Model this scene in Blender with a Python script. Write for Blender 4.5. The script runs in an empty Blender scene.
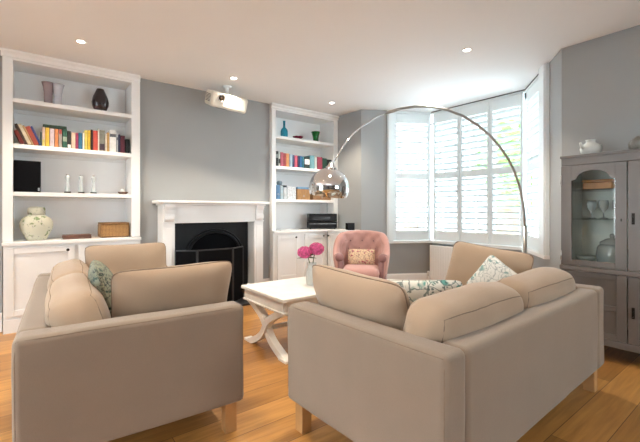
import bpy, bmesh, math, random
from mathutils import Vector, Matrix, noise
from mathutils.bvhtree import BVHTree
random.seed(7)
PI = math.pi
R = math.radians
S = bpy.context.scene
COL = S.collection
for k in ('label', 'category', 'group', 'kind'):
    pass

# ------------------------------------------------------------------ materials
def new_mat(name):
    m = bpy.data.materials.new(name); m.use_nodes = True
    nt = m.node_tree
    return m, nt, nt.nodes, nt.links, nt.nodes['Principled BSDF']

def pmat(name, col, rough=.6, metal=0., nscale=0., namt=0., bump=0., bscale=None, spec=.5, coat=0., sheen=0.):
    m, nt, N, Lk, b = new_mat(name)
    b.inputs['Base Color'].default_value = (*col, 1)
    b.inputs['Roughness'].default_value = rough
    b.inputs['Metallic'].default_value = metal
    b.inputs['Specular IOR Level'].default_value = spec
    b.inputs['Coat Weight'].default_value = coat
    b.inputs['Sheen Weight'].default_value = sheen
    tc = N.new('ShaderNodeTexCoord')
    if namt > 0:
        n = N.new('ShaderNodeTexNoise'); n.inputs['Scale'].default_value = nscale; n.inputs['Detail'].default_value = 5
        Lk.new(tc.outputs['Object'], n.inputs['Vector'])
        r = N.new('ShaderNodeValToRGB')
        r.color_ramp.elements[0].position = .3; r.color_ramp.elements[1].position = .7
        r.color_ramp.elements[0].color = (*[c*(1-namt) for c in col], 1)
        r.color_ramp.elements[1].color = (*[min(1, c*(1+namt)) for c in col], 1)
        Lk.new(n.outputs['Fac'], r.inputs['Fac']); Lk.new(r.outputs['Color'], b.inputs['Base Color'])
    if bump > 0:
        n2 = N.new('ShaderNodeTexNoise'); n2.inputs['Scale'].default_value = bscale or 300; n2.inputs['Detail'].default_value = 3
        Lk.new(tc.outputs['Object'], n2.inputs['Vector'])
        bp = N.new('ShaderNodeBump'); bp.inputs['Strength'].default_value = bump; bp.inputs['Distance'].default_value = .004
        Lk.new(n2.outputs['Fac'], bp.inputs['Height']); Lk.new(bp.outputs['Normal'], b.inputs['Normal'])
    return m

def fabric(name, col, amt=.1):
    m, nt, N, Lk, b = new_mat(name)
    b.inputs['Roughness'].default_value = .9; b.inputs['Sheen Weight'].default_value = .25
    b.inputs['Specular IOR Level'].default_value = .2
    tc = N.new('ShaderNodeTexCoord')
    n = N.new('ShaderNodeTexNoise'); n.inputs['Scale'].default_value = 4; n.inputs['Detail'].default_value = 6
    mp = N.new('ShaderNodeMapping'); mp.inputs['Scale'].default_value = (220, 220, 60)
    n2 = N.new('ShaderNodeTexNoise'); n2.inputs['Scale'].default_value = 3; n2.inputs['Detail'].default_value = 2
    Lk.new(tc.outputs['Object'], n.inputs['Vector']); Lk.new(tc.outputs['Object'], mp.inputs['Vector']); Lk.new(mp.outputs['Vector'], n2.inputs['Vector'])
    r = N.new('ShaderNodeValToRGB')
    r.color_ramp.elements[0].position = .25; r.color_ramp.elements[1].position = .75
    r.color_ramp.elements[0].color = (*[c*(1-amt) for c in col], 1); r.color_ramp.elements[1].color = (*[c*(1+amt) for c in col], 1)
    ad = N.new('ShaderNodeMath'); ad.operation = 'MULTIPLY_ADD'; ad.inputs[1].default_value = .35
    Lk.new(n2.outputs['Fac'], ad.inputs[0]); 
    sc = N.new('ShaderNodeMath'); sc.operation = 'MULTIPLY'; sc.inputs[1].default_value = .65
    Lk.new(n.outputs['Fac'], sc.inputs[0]); Lk.new(sc.outputs[0], ad.inputs[2])
    Lk.new(ad.outputs[0], r.inputs['Fac']); Lk.new(r.outputs['Color'], b.inputs['Base Color'])
    bp = N.new('ShaderNodeBump'); bp.inputs['Strength'].default_value = .25; bp.inputs['Distance'].default_value = .003
    Lk.new(n2.outputs['Fac'], bp.inputs['Height']); Lk.new(bp.outputs['Normal'], b.inputs['Normal'])
    return m

def floral(name, base, c1, c2, scale=14., edge=.75, gap=(.46, .54)):
    m, nt, N, Lk, b = new_mat(name)
    b.inputs['Roughness'].default_value = .85
    tc = N.new('ShaderNodeTexCoord')
    nz = N.new('ShaderNodeTexNoise'); nz.inputs['Scale'].default_value = scale*.5; nz.inputs['Detail'].default_value = 2
    mixv = N.new('ShaderNodeMix'); mixv.data_type = 'VECTOR'; mixv.inputs['Factor'].default_value = .09
    Lk.new(tc.outputs['Object'], nz.inputs['Vector']); Lk.new(tc.outputs['Object'], mixv.inputs[4]); Lk.new(nz.outputs['Color'], mixv.inputs[5])
    def layer(sc, feature, lo, hi):
        v = N.new('ShaderNodeTexVoronoi'); v.inputs['Scale'].default_value = sc; v.feature = feature
        Lk.new(mixv.outputs[1], v.inputs['Vector'])
        r = N.new('ShaderNodeValToRGB'); r.color_ramp.interpolation = 'LINEAR'
        r.color_ramp.elements[0].position = lo; r.color_ramp.elements[0].color = (1, 1, 1, 1)
        r.color_ramp.elements[1].position = hi; r.color_ramp.elements[1].color = (0, 0, 0, 1)
        Lk.new(v.outputs['Distance'], r.inputs['Fac'])
        return r.outputs['Color']
    a = layer(scale, 'F1', .30, .42)
    st = layer(scale*.9, 'DISTANCE_TO_EDGE', .025, .05)
    spots = layer(scale*2.6, 'F1', .26, .34)
    nz2 = N.new('ShaderNodeTexNoise'); nz2.inputs['Scale'].default_value = scale*.55
    Lk.new(tc.outputs['Object'], nz2.inputs['Vector'])
    rr = N.new('ShaderNodeValToRGB'); rr.color_ramp.elements[0].position = gap[0]; rr.color_ramp.elements[1].position = gap[1]
    Lk.new(nz2.outputs['Fac'], rr.inputs['Fac'])
    def mixc(fac, A, B, mul=None):
        mx = N.new('ShaderNodeMix'); mx.data_type = 'RGBA'
        if mul is not None:
            mm = N.new('ShaderNodeMath'); mm.operation = 'MULTIPLY'
            Lk.new(fac, mm.inputs[0])
            if isinstance(mul, float): mm.inputs[1].default_value = mul
            else: Lk.new(mul, mm.inputs[1])
            fac = mm.outputs[0]
        Lk.new(fac, mx.inputs['Factor'])
        for v, i in ((A, 6), (B, 7)):
            if isinstance(v, tuple): mx.inputs[i].default_value = (*v, 1)
            else: Lk.new(v, mx.inputs[i])
        return mx.outputs[2]
    c = mixc(a, base, c1, rr.outputs['Color'])
    c = mixc(st, c, c2, edge)
    sm = N.new('ShaderNodeMath'); sm.operation = 'MULTIPLY'; sm.inputs[1].default_value = .8; Lk.new(rr.outputs['Color'], sm.inputs[0])
    c = mixc(spots, c, c2, sm.outputs[0])
    Lk.new(c, b.inputs['Base Color'])
    return m

def emat(name, col, s):
    m = bpy.data.materials.new(name); m.use_nodes = True
    N = m.node_tree.nodes; b = N['Principled BSDF']
    b.inputs['Base Color'].default_value = (*col, 1)
    b.inputs['Emission Color'].default_value = (*col, 1); b.inputs['Emission Strength'].default_value = s
    return m

def glassmat(name, tint=(1, 1, 1), refl=1.0, alpha_tint=None):
    m = bpy.data.materials.new(name); m.use_nodes = True
    nt = m.node_tree; N = nt.nodes; Lk = nt.links
    N.remove(N['Principled BSDF'])
    t = N.new('ShaderNodeBsdfTransparent'); t.inputs['Color'].default_value = (*tint, 1)
    g = N.new('ShaderNodeBsdfGlossy'); g.inputs['Roughness'].default_value = .02
    f = N.new('ShaderNodeFresnel'); f.inputs['IOR'].default_value = 1.5
    mu = N.new('ShaderNodeMath'); mu.operation = 'MULTIPLY'; mu.inputs[1].default_value = refl
    mx = N.new('ShaderNodeMixShader')
    Lk.new(f.outputs[0], mu.inputs[0]); Lk.new(mu.outputs[0], mx.inputs[0]); Lk.new(t.outputs[0], mx.inputs[1]); Lk.new(g.outputs[0], mx.inputs[2])
    Lk.new(mx.outputs[0], N['Material Output'].inputs['Surface'])
    return m

def solidglass(name, col, rough=.03, trans=.9):
    m, nt, N, Lk, b = new_mat(name)
    b.inputs['Base Color'].default_value = (*col, 1); b.inputs['Roughness'].default_value = rough
    b.inputs['Transmission Weight'].default_value = trans; b.inputs['IOR'].default_value = 1.3
    return m

def wood_floor():
    m, nt, N, Lk, b = new_mat('oak_boards')
    tc = N.new('ShaderNodeTexCoord')
    mp = N.new('ShaderNodeMapping'); mp.inputs['Rotation'].default_value = (0, 0, PI/2)
    Lk.new(tc.outputs['Object'], mp.inputs['Vector'])
    br = N.new('ShaderNodeTexBrick'); br.inputs['Scale'].default_value = 1
    br.inputs['Brick Width'].default_value = 1.5; br.inputs['Row Height'].default_value = .19
    br.inputs['Mortar Size'].default_value = .0022; br.inputs['Mortar Smooth'].default_value = .3; br.offset = .37
    br.inputs['Color1'].default_value = (.54, .275, .078, 1); br.inputs['Color2'].default_value = (.31, .140, .035, 1)
    br.inputs['Mortar'].default_value = (.13, .05, .015, 1); br.inputs['Bias'].default_value = -.1
    Lk.new(mp.outputs['Vector'], br.inputs['Vector'])
    mp2 = N.new('ShaderNodeMapping'); mp2.inputs['Scale'].default_value = (22, 1.6, 1)
    Lk.new(tc.outputs['Object'], mp2.inputs['Vector'])
    n = N.new('ShaderNodeTexNoise'); n.inputs['Scale'].default_value = 1.6; n.inputs['Detail'].default_value = 8; n.inputs['Distortion'].default_value = .6
    Lk.new(mp2.outputs['Vector'], n.inputs['Vector'])
    r = N.new('ShaderNodeValToRGB'); r.color_ramp.elements[0].position = .3; r.color_ramp.elements[0].color = (.62, .55, .5, 1)
    r.color_ramp.elements[1].position = .7; r.color_ramp.elements[1].color = (1.1, 1.1, 1.1, 1)
    Lk.new(n.outputs['Fac'], r.inputs['Fac'])
    mx = N.new('ShaderNodeMix'); mx.data_type = 'RGBA'; mx.blend_type = 'MULTIPLY'; mx.inputs['Factor'].default_value = .75
    Lk.new(br.outputs['Color'], mx.inputs[6]); Lk.new(r.outputs['Color'], mx.inputs[7])
    Lk.new(mx.outputs[2], b.inputs['Base Color'])
    b.inputs['Roughness'].default_value = .33; b.inputs['Specular IOR Level'].default_value = .45
    bp = N.new('ShaderNodeBump'); bp.inputs['Strength'].default_value = .25; bp.inputs['Distance'].default_value = .002; bp.invert = True
    Lk.new(br.outputs['Fac'], bp.inputs['Height']); Lk.new(bp.outputs['Normal'], b.inputs['Normal'])
    return m

def weave_mat():
    m, nt, N, Lk, b = new_mat('woven_wicker')
    tc = N.new('ShaderNodeTexCoord')
    ck = N.new('ShaderNodeTexVoronoi'); ck.inputs['Scale'].default_value = 75; ck.inputs['Randomness'].default_value = .15
    Lk.new(tc.outputs['Object'], ck.inputs['Vector'])
    r = N.new('ShaderNodeValToRGB'); r.color_ramp.elements[0].position = .1; r.color_ramp.elements[0].color = (.50, .27, .085, 1)
    r.color_ramp.elements[1].position = .6; r.color_ramp.elements[1].color = (.15, .065, .02, 1)
    Lk.new(ck.outputs['Distance'], r.inputs['Fac']); Lk.new(r.outputs['Color'], b.inputs['Base Color'])
    b.inputs['Roughness'].default_value = .6
    bp = N.new('ShaderNodeBump'); bp.inputs['Strength'].default_value = .6; bp.invert = True; bp.inputs['Distance'].default_value = .005
    Lk.new(ck.outputs['Distance'], bp.inputs['Height']); Lk.new(bp.outputs['Normal'], b.inputs['Normal'])
    return m

M = dict(
    white=pmat('white_painted_wood', (.84, .845, .84), .38, nscale=3, namt=.02),
    white_back=pmat('white_painted_panel', (.90, .91, .92), .5, nscale=3, namt=.02),
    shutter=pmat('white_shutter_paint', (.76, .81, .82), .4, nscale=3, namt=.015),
    wall=pmat('grey_wall_paint', (.335, .345, .345), .85, nscale=1.5, namt=.03, bump=.05, bscale=120),
    wallback=pmat('darkened_wall_paint', (.16, .155, .15), .85, nscale=1.5, namt=.03),  # unseen side wall darkened so it throws back less light
    slat=pmat('shaded_louvre_paint', (.56, .62, .635), .5, nscale=3, namt=.015),  # white paint darkened so the slats read shaded against the sky
    frost=pmat('frosted_clear_glass', (.50, .54, .55), .15, nscale=8, namt=.05, coat=.5),
    wallout=pmat('render_outside', (.6, .58, .55), .9, nscale=4, namt=.05),
    ceil=pmat('ceiling_paint', (.85, .85, .85), .9, nscale=1, namt=.015),
    floor=wood_floor(),
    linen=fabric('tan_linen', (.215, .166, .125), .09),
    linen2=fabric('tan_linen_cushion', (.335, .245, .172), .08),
    seam=pmat('linen_seam', (.19, .138, .098), .9, nscale=40, namt=.1),
    oak=pmat('oak_leg', (.44, .235, .09), .5, nscale=9, namt=.15),
    black=pmat('black_cast_iron', (.006, .007, .009), .42, nscale=20, namt=.2, bump=.1, bscale=90, spec=.25),
    blackpl=pmat('black_plastic', (.008, .008, .010), .45, nscale=30, namt=.1, spec=.2),
    slate=pmat('black_slate', (.018, .018, .02), .3, nscale=8, namt=.3),
    mesh=pmat('black_fine_mesh', (.005, .005, .006), .8, nscale=200, namt=.5, spec=.05),
    chrome=pmat('chrome', (.78, .79, .80), .06, 1., nscale=4, namt=.01),
    steel=pmat('brushed_steel', (.48, .48, .47), .30, 1., nscale=40, namt=.06),
    cab=pmat('grey_painted_wood', (.150, .135, .126), .42, nscale=5, namt=.05),
    cabin=pmat('cabinet_reflection_lining', (.88, .91, .87), .6, nscale=5, namt=.03),  # whitened to stand in for the bright reflection in the cabinet glass
    dark=pmat('dark_metal', (.03, .026, .022), .4, .8, nscale=30, namt=.1),
    rad=pmat('radiator_enamel', (.78, .78, .77), .35, nscale=3, namt=.01),
    proj=pmat('ivory_plastic', (.74, .72, .64), .4, nscale=10, namt=.02),
    table=pmat('distressed_white_paint', (.76, .745, .71), .5, nscale=12, namt=.06),
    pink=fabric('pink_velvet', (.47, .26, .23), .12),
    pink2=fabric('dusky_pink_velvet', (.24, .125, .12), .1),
    flw=pmat('pink_petals', (.84, .125, .32), .7, nscale=60, namt=.5),
    leaf=pmat('dark_leaf', (.05, .10, .03), .5, nscale=20, namt=.3),
    glass=glassmat('window_glass', (.97, .99, .98), .7),
    cabglass=glassmat('cabinet_glass', (.97, .99, .98), 1.3),
    clear=glassmat('clear_glassware', (.90, .93, .93), 1.8),
    mauveg=solidglass('mauve_glass', (.42, .32, .33), .15, .35),
    lilacg=solidglass('lilac_glass', (.72, .70, .75), .15, .35),
    blueg=solidglass('turquoise_glass', (.05, .42, .58), .08, .5),
    greeng=solidglass('green_glass', (.01, .16, .025), .08, .35),
    redg=solidglass('red_glass', (.28, .012, .05), .1, .3),
    plum=pmat('plum_glazed_ceramic', (.016, .006, .009), .15, nscale=12, namt=.4, coat=.3),
    ceramic=pmat('white_ceramic', (.55, .57, .55), .25, nscale=9, namt=.10),
    pot=pmat('grey_ribbed_ceramic', (.26, .25, .23), .5, nscale=14, namt=.3),
    jar=floral('ginger_jar_glaze', (.60, .58, .46), (.20, .27, .12), (.22, .19, .19), 24, .0, (.47, .53)),
    basket=weave_mat(),
    tray=pmat('dark_brown_wood', (.10, .036, .018), .4, nscale=15, namt=.3),
    amber=pmat('amber_reflection', (.60, .25, .07), .5, nscale=15, namt=.2),  # colour of a reflection in the cabinet glass
    marble=pmat('white_marble', (.75, .74, .72), .2, nscale=6, namt=.12),
    flo1=floral('teal_floral_print', (.68, .69, .64), (.10, .30, .27), (.045, .10, .10), 17),
    flo2=floral('grey_teal_leaf_print', (.64, .65, .62), (.20, .35, .33), (.16, .22, .23), 26, .6),
    flo3=floral('dense_dark_floral_print', (.22, .23, .17), (.035, .07, .055), (.012, .02, .025), 34, .85, (.40, .5)),
    flo4=floral('pink_floral_print', (.62, .46, .30), (.38, .06, .10), (.20, .10, .12), 26),
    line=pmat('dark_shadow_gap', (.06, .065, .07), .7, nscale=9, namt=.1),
    tree=pmat('tree_leaves', (.16, .34, .08), .6, nscale=3, namt=.4),
    facade=pmat('pale_brick', (.175, .168, .160), .9, nscale=3, namt=.12),
    netcurtain=pmat('net_curtain_pane', (.15, .155, .16), .3, nscale=5, namt=.1),
    bark=pmat('bark', (.16, .11, .07), .9, nscale=8, namt=.3),
    pave=pmat('paving', (.55, .55, .54), .9, nscale=2, namt=.1),
    paper=pmat('paper_pages', (.62, .58, .48), .8, nscale=50, namt=.05),
    lightglow=emat('downlight_glow', (1., .93, .82), 14),
)

# ------------------------------------------------------------------ geometry
def obj(name, bm, mat, parent=None, smooth=None, loc=None, rot=None):
    bmesh.ops.recalc_face_normals(bm, faces=bm.faces[:])
    me = bpy.data.meshes.new(name); bm.to_mesh(me); bm.free()
    o = bpy.data.objects.new(name, me); COL.objects.link(o)
    for mm in (mat if isinstance(mat, (list, tuple)) else [mat]):
        me.materials.append(mm)
    if smooth is not None:
        for p in me.polygons: p.use_smooth = True
        if smooth < 3:
            me.set_sharp_from_angle(angle=smooth)
    if parent: o.parent = parent
    if loc is not None: o.location = loc
    if rot is not None: o.rotation_euler = rot
    return o

def thing(name, label, cat, loc=(0, 0, 0), rz=0, group=None, kind=None):
    o = bpy.data.objects.new(name, None); COL.objects.link(o)
    o.empty_display_size = .1
    o.location = loc; o.rotation_euler = (0, 0, rz)
    return tag(o, label, cat, group, kind)

def tag(o, label, cat, group=None, kind=None):
    o['label'] = label; o['category'] = cat
    if group: o['group'] = group
    if kind: o['kind'] = kind
    return o

def struct(name, bm, mat, parent=None, smooth=None):
    o = obj(name, bm, mat, parent, smooth)
    if parent is None: o['kind'] = 'structure'
    return o

def B(): return bmesh.new()

def box(bm, x0, x1, y0, y1, z0, z1, mi=0, mtx=None):
    vs = [bm.verts.new(p) for p in ((x0, y0, z0), (x1, y0, z0), (x1, y1, z0), (x0, y1, z0), (x0, y0, z1), (x1, y0, z1), (x1, y1, z1), (x0, y1, z1))]
    if mtx is not None:
        for v in vs: v.co = mtx @ v.co
    for f in ((0, 3, 2, 1), (4, 5, 6, 7), (0, 1, 5, 4), (1, 2, 6, 5), (2, 3, 7, 6), (3, 0, 4, 7)):
        fc = bm.faces.new([vs[i] for i in f]); fc.material_index = mi
    return bm

def bbox(bm, x0, x1, y0, y1, z0, z1, b=.004, seg=2):
    """box with bevelled edges"""
    t = bmesh.new(); box(t, x0, x1, y0, y1, z0, z1)
    bmesh.ops.bevel(t, geom=t.edges[:], offset=b, segments=seg, affect='EDGES', profile=.5)
    merge(bm, t); return bm

def merge(bm, t, mtx=None):
    if mtx is not None: bmesh.ops.transform(t, matrix=mtx, verts=t.verts[:])
    me = bpy.data.meshes.new('tmp'); t.to_mesh(me); t.free(); bm.from_mesh(me); bpy.data.meshes.remove(me)

def axis_pts(a, b, r, n):
    L = b - a
    e = [a, a + .12*r, a + .4*r, a + .7*r, a + r]
    inner = [a + r + (L-2*r)*i/n for i in range(1, n)]
    return e + inner + [b - r, b - .7*r, b - .4*r, b - .12*r, b]

def rbox(bm, x0, x1, y0, y1, z0, z1, r=.03, n=6, puff=0., wr=0., seed=0):
    """soft rounded box; puff bulges the faces, wr adds cloth unevenness"""
    r = min(r, (x1-x0)*.49, (y1-y0)*.49, (z1-z0)*.49)
    A = (axis_pts(x0, x1, r, n), axis_pts(y0, y1, r, n), axis_pts(z0, z1, r, n))
    t = bmesh.new(); cache = {}
    lo = Vector((x0, y0, z0)); hi = Vector((x1, y1, z1)); ce = (lo+hi)/2; hf = (hi-lo)/2
    def V(i, j, k):
        key = (i, j, k)
        if key in cache: return cache[key]
        p = Vector((A[0][i], A[1][j], A[2][k]))
        q = Vector([min(max(p[a], lo[a]+r), hi[a]-r) for a in range(3)])
        d = p - q
        if d.length > 1e-9: p2 = q + d.normalized()*r
        else: p2 = p.copy()
        if puff:
            u = [max(-1, min(1, (p2[a]-ce[a])/hf[a])) for a in range(3)]
            for a in range(3):
                b1, b2 = [x for x in range(3) if x != a]
                p2[a] += u[a]*puff*(1-u[b1]**2)*(1-u[b2]**2)
        if wr:
            s = Vector((seed*3.1, seed*1.7, seed*.9))
            p2 += Vector(noise.noise_vector((p2*3.2)+s))*wr + Vector(noise.noise_vector((p2*9)+s))*wr*.35
        v = t.verts.new(p2); cache[key] = v; return v
    nx, ny, nz = (len(a)-1 for a in A)
    for i in range(nx):
        for j in range(ny):
            t.faces.new((V(i, j, 0), V(i, j+1, 0), V(i+1, j+1, 0), V(i+1, j, 0)))
            t.faces.new((V(i, j, nz), V(i+1, j, nz), V(i+1, j+1, nz), V(i, j+1, nz)))
    for i in range(nx):
        for k in range(nz):
            t.faces.new((V(i, 0, k), V(i+1, 0, k), V(i+1, 0, k+1), V(i, 0, k+1)))
            t.faces.new((V(i, ny, k), V(i, ny, k+1), V(i+1, ny, k+1), V(i+1, ny, k)))
    for j in range(ny):
        for k in range(nz):
            t.faces.new((V(0, j, k), V(0, j, k+1), V(0, j+1, k+1), V(0, j+1, k)))
            t.faces.new((V(nx, j, k), V(nx, j+1, k), V(nx, j+1, k+1), V(nx, j, k+1)))
    merge(bm, t); return bm

def lathe(bm, prof, seg=28, c=(0, 0, 0), fn=None):
    rings = []
    for r, z in prof:
        if r < 1e-5: rings.append([bm.verts.new((c[0], c[1], c[2]+z))])
        else:
            rg = []
            for i in range(seg):
                a = 2*PI*i/seg; rr = r*(fn(a, z) if fn else 1)
                rg.append(bm.verts.new((c[0]+rr*math.cos(a), c[1]+rr*math.sin(a), c[2]+z)))
            rings.append(rg)
    for a, b in zip(rings[:-1], rings[1:]):
        if len(a) == 1 and len(b) == 1: continue
        for i in range(seg):
            j = (i+1) % seg
            if len(a) == 1: bm.faces.new((a[0], b[i], b[j]))
            elif len(b) == 1: bm.faces.new((a[i], a[j], b[0]))
            else: bm.faces.new((a[i], a[j], b[j], b[i]))
    return bm

def tube(bm, pts, rad, seg=10, caps=True, closed=False):
    pts = [Vector(p) for p in pts]; n = len(pts); rings = []
    rads = rad if isinstance(rad, (list, tuple)) else [rad]*n
    up = None
    for i, p in enumerate(pts):
        if closed: d = (pts[(i+1) % n]-pts[i-1]).normalized()
        else: d = (pts[min(i+1, n-1)]-pts[max(i-1, 0)]).normalized()
        if up is None:
            up = Vector((0, 0, 1)) if abs(d.z) < .9 else Vector((1, 0, 0))
        s = d.cross(up)
        if s.length < 1e-4: s = d.cross(Vector((.3, 1, .2)))
        s.normalize(); up = s.cross(d).normalized()
        rings.append([bm.verts.new(p+(s*math.cos(2*PI*k/seg)+up*math.sin(2*PI*k/seg))*rads[i]) for k in range(seg)])
    pr = list(zip(rings[:-1], rings[1:]))
    if closed: pr.append((rings[-1], rings[0]))
    for a, b in pr:
        for k in range(seg):
            bm.faces.new((a[k], a[(k+1) % seg], b[(k+1) % seg], b[k]))
    if caps and not closed:
        bm.faces.new(rings[0][::-1]); bm.faces.new(rings[-1])
    return bm

def prism(bm, poly, a0, a1, axis='x'):
    """extrude a 2-D polygon along an axis; poly is (u,v): axis x -> (y,z), y -> (x,z), z -> (x,y)"""
    def P(u, v, a):
        return (a, u, v) if axis == 'x' else (u, a, v) if axis == 'y' else (u, v, a)
    A = [bm.verts.new(P(u, v, a0)) for u, v in poly]; Bv = [bm.verts.new(P(u, v, a1)) for u, v in poly]
    bm.faces.new(A); bm.faces.new(Bv[::-1])
    n = len(poly)
    for i in range(n):
        j = (i+1) % n
        bm.faces.new((A[i], Bv[i], Bv[j], A[j]))
    return bm

def sphere(bm, c, r, sx=1, sy=1, sz=1, seg=16):
    m = Matrix.Translation(c) @ Matrix.Diagonal((r*sx, r*sy, r*sz, 1))
    bmesh.ops.create_uvsphere(bm, u_segments=seg, v_segments=max(6, seg//2), radius=1, matrix=m)
    return bm

def pillow(w, h, t, n=20, pin=.05, wr=.006, seed=0, sag=0.):
    """pillow standing on its lower edge: width x, height z, thickness y"""
    bm = bmesh.new(); g = {}
    us = [math.sin((-1+2*i/n)*PI/2) for i in range(n+1)]
    for side in (1, -1):
        for i, u in enumerate(us):
            for j, v in enumerate(us):
                edge = i in (0, n) or j in (0, n)
                if side == -1 and edge: g[(side, i, j)] = g[(1, i, j)]; continue
                k = max(abs(u), abs(v))/max(1e-6, (abs(u)**9+abs(v)**9)**(1/9)); k = 1-(1-k)*max(abs(u), abs(v))**2
                x = k*u*w/2*(1-pin*(1-v*v)); z = k*v*h/2*(1-pin*(1-u*u)) + h/2
                th = t/2*((1-abs(u)**2.8)*(1-abs(v)**2.8))**.5
                y = side*th
                z -= sag*(1-v)*0 + sag*(u*u-1)*-(v > 0)*v
                s = Vector((seed*2.3, side*5., seed*.7))
                d = noise.noise(Vector((x*6, z*6, 0))+s)*wr*2 + noise.noise(Vector((x*16, z*16, 0))+s)*wr*.7
                y += d*(0 if edge else 1)
                g[(side, i, j)] = bm.verts.new((x, y, z))
        for i in range(n):
            for j in range(n):
                q = [g[(side, i, j)], g[(side, i+1, j)], g[(side, i+1, j+1)], g[(side, i, j+1)]]
                bm.faces.new(q if side == 1 else q[::-1])
    idx = [(i, 0) for i in range(n)] + [(n, j) for j in range(n)] + [(n-i, n) for i in range(n)] + [(0, n-j) for j in range(n)]
    return bm, [g[(1, *ij)].co.copy() for ij in idx]

def cushion(label, w, h, t, loc, yaw, lean, mat, roll=0., seed=0, pipe=M['seam'], group=None, pin=.05, pr=.0035, name='cushion'):
    bm, edge = pillow(w, h, t, seed=seed, pin=pin)
    mtx = Matrix.Translation(loc) @ Matrix.Rotation(yaw, 4, 'Z') @ Matrix.Rotation(lean, 4, 'X') @ Matrix.Rotation(roll, 4, 'Y')
    o = obj(name, bm, mat, smooth=9); o.matrix_world = mtx
    tag(o, label, 'cushion', group)
    b2 = B(); tube(b2, edge, pr, 6, closed=True)
    obj('piping', b2, pipe, o, smooth=9)
    return o

# ------------------------------------------------------------------ room
ZC = 2.60
WX = -4.53          # chimney breast face
AX = -4.84          # alcove back
WY = 3.84           # bay wall
A_, B_, C_, D_ = Vector((-3.95, WY)), Vector((-3.41, 4.79)), Vector((-2.05, 4.79)), Vector((-1.335, WY))
RX, RY = 3.4, -3.6  # room limits behind the camera
CH0, CH1 = .97, 2.635

bm = B()
prism(bm, [(AX-.15, RY-.15), (RX+.15, RY-.15), (RX+.15, WY), (D_.x, WY), (C_.x, C_.y), (B_.x, B_.y), (A_.x, A_.y), (AX-.15, WY)], -.08, 0, 'z')
struct('floor', bm, M['floor'])
bm = B()
prism(bm, [(AX-.15, RY-.15), (RX+.15, RY-.15), (RX+.15, WY+.12), (D_.x+.12, WY+.12), (C_.x+.08, C_.y+.14), (B_.x-.08, B_.y+.14), (A_.x-.12, A_.y+.12), (AX-.15, WY+.12)], ZC, ZC+.12, 'z')
struct('ceiling', bm, M['ceil'])
# left wall: outline with the chimney breast standing forward of two alcoves
LBY0 = -.20
bm = B()
prism(bm, [(AX-.15, RY-.15), (WX, RY-.15), (WX, LBY0), (AX, LBY0), (AX, CH0), (WX, CH0), (WX, CH1), (AX, CH1), (AX, WY), (AX-.15, WY)], 0, ZC, 'z')
struct('wall_left', bm, M['wall'])

def quad_wall(bm, p, q, z0, z1, th=.12):
    d = (q-p).normalized(); n = Vector((-d.y, d.x))
    if n.dot(Vector((-2.7, 1.0))-p) > 0: n = -n     # thickness goes outward
    prism(bm, [tuple(p), tuple(q), tuple(q+n*th), tuple(p+n*th)], z0, z1, 'z')
SILL = .655
bm = B()
quad_wall(bm, Vector((AX, WY)), A_, 0, ZC); quad_wall(bm, D_, Vector((RX, WY)), 0, ZC)
La = A_.lerp(B_, .36); Ra = C_.lerp(D_, .72)
quad_wall(bm, A_, La, 0, ZC); quad_wall(bm, Ra, D_, 0, ZC)
quad_wall(bm, La, B_, 0, SILL); quad_wall(bm, B_, C_, 0, SILL); quad_wall(bm, C_, Ra, 0, SILL)
struct('wall_front', bm, M['wall'])
DX0, DX1 = -2.6, -.8
KY0, KY1 = 1.6, 3.3
bm = B(); box(bm, RX, RX+.12, RY, KY0, 0, ZC); box(bm, RX, RX+.12, KY1, WY, 0, ZC); box(bm, RX, RX+.12, KY0, KY1, 0, .8); box(bm, RX, RX+.12, KY0, KY1, 2.2, ZC)
struct('wall_right', bm, M['wallback'])
bm = B()
for y in (KY0, (KY0+KY1)/2-.03, KY1-.06): box(bm, RX+.03, RX+.09, y, y+.06, .8, 2.2)
box(bm, RX+.03, RX+.09, KY0, KY1, .8, .87); box(bm, RX+.03, RX+.09, KY0, KY1, 2.13, 2.2)
kw = struct('added_window_4', bm, M['white'])  # unseen side window, added to light the back of the right sofa
bm = B(); box(bm, RX+.057, RX+.063, KY0+.05, KY1-.05, .86, 2.14); obj('pane', bm, M['glass'], kw)
bm = B(); box(bm, WX, DX0, RY-.12, RY, 0, ZC); box(bm, DX1, RX, RY-.12, RY, 0, ZC); box(bm, DX0, DX1, RY-.12, RY, 2.15, ZC)
struct('wall_rear', bm, M['wall'])

# unseen garden doors, added behind the camera to let light in
bm = B()
xs = [DX0, (DX0+DX1)/2, DX1]
for x in xs: box(bm, x-.035 if x > DX0 else x, x+.035 if x < DX1 else x, RY-.09, RY-.03, 0, 2.15)
box(bm, DX0, DX1, RY-.09, RY-.03, 0, .09); box(bm, DX0, DX1, RY-.09, RY-.03, 2.07, 2.15)
dr = struct('added_door_1', bm, M['white'])
bm = B()
for a, b in zip(xs[:-1], xs[1:]): box(bm, a+.035, b-.035, RY-.064, RY-.058, .09, 2.07)
obj('pane', bm, M['glass'], dr)

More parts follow.
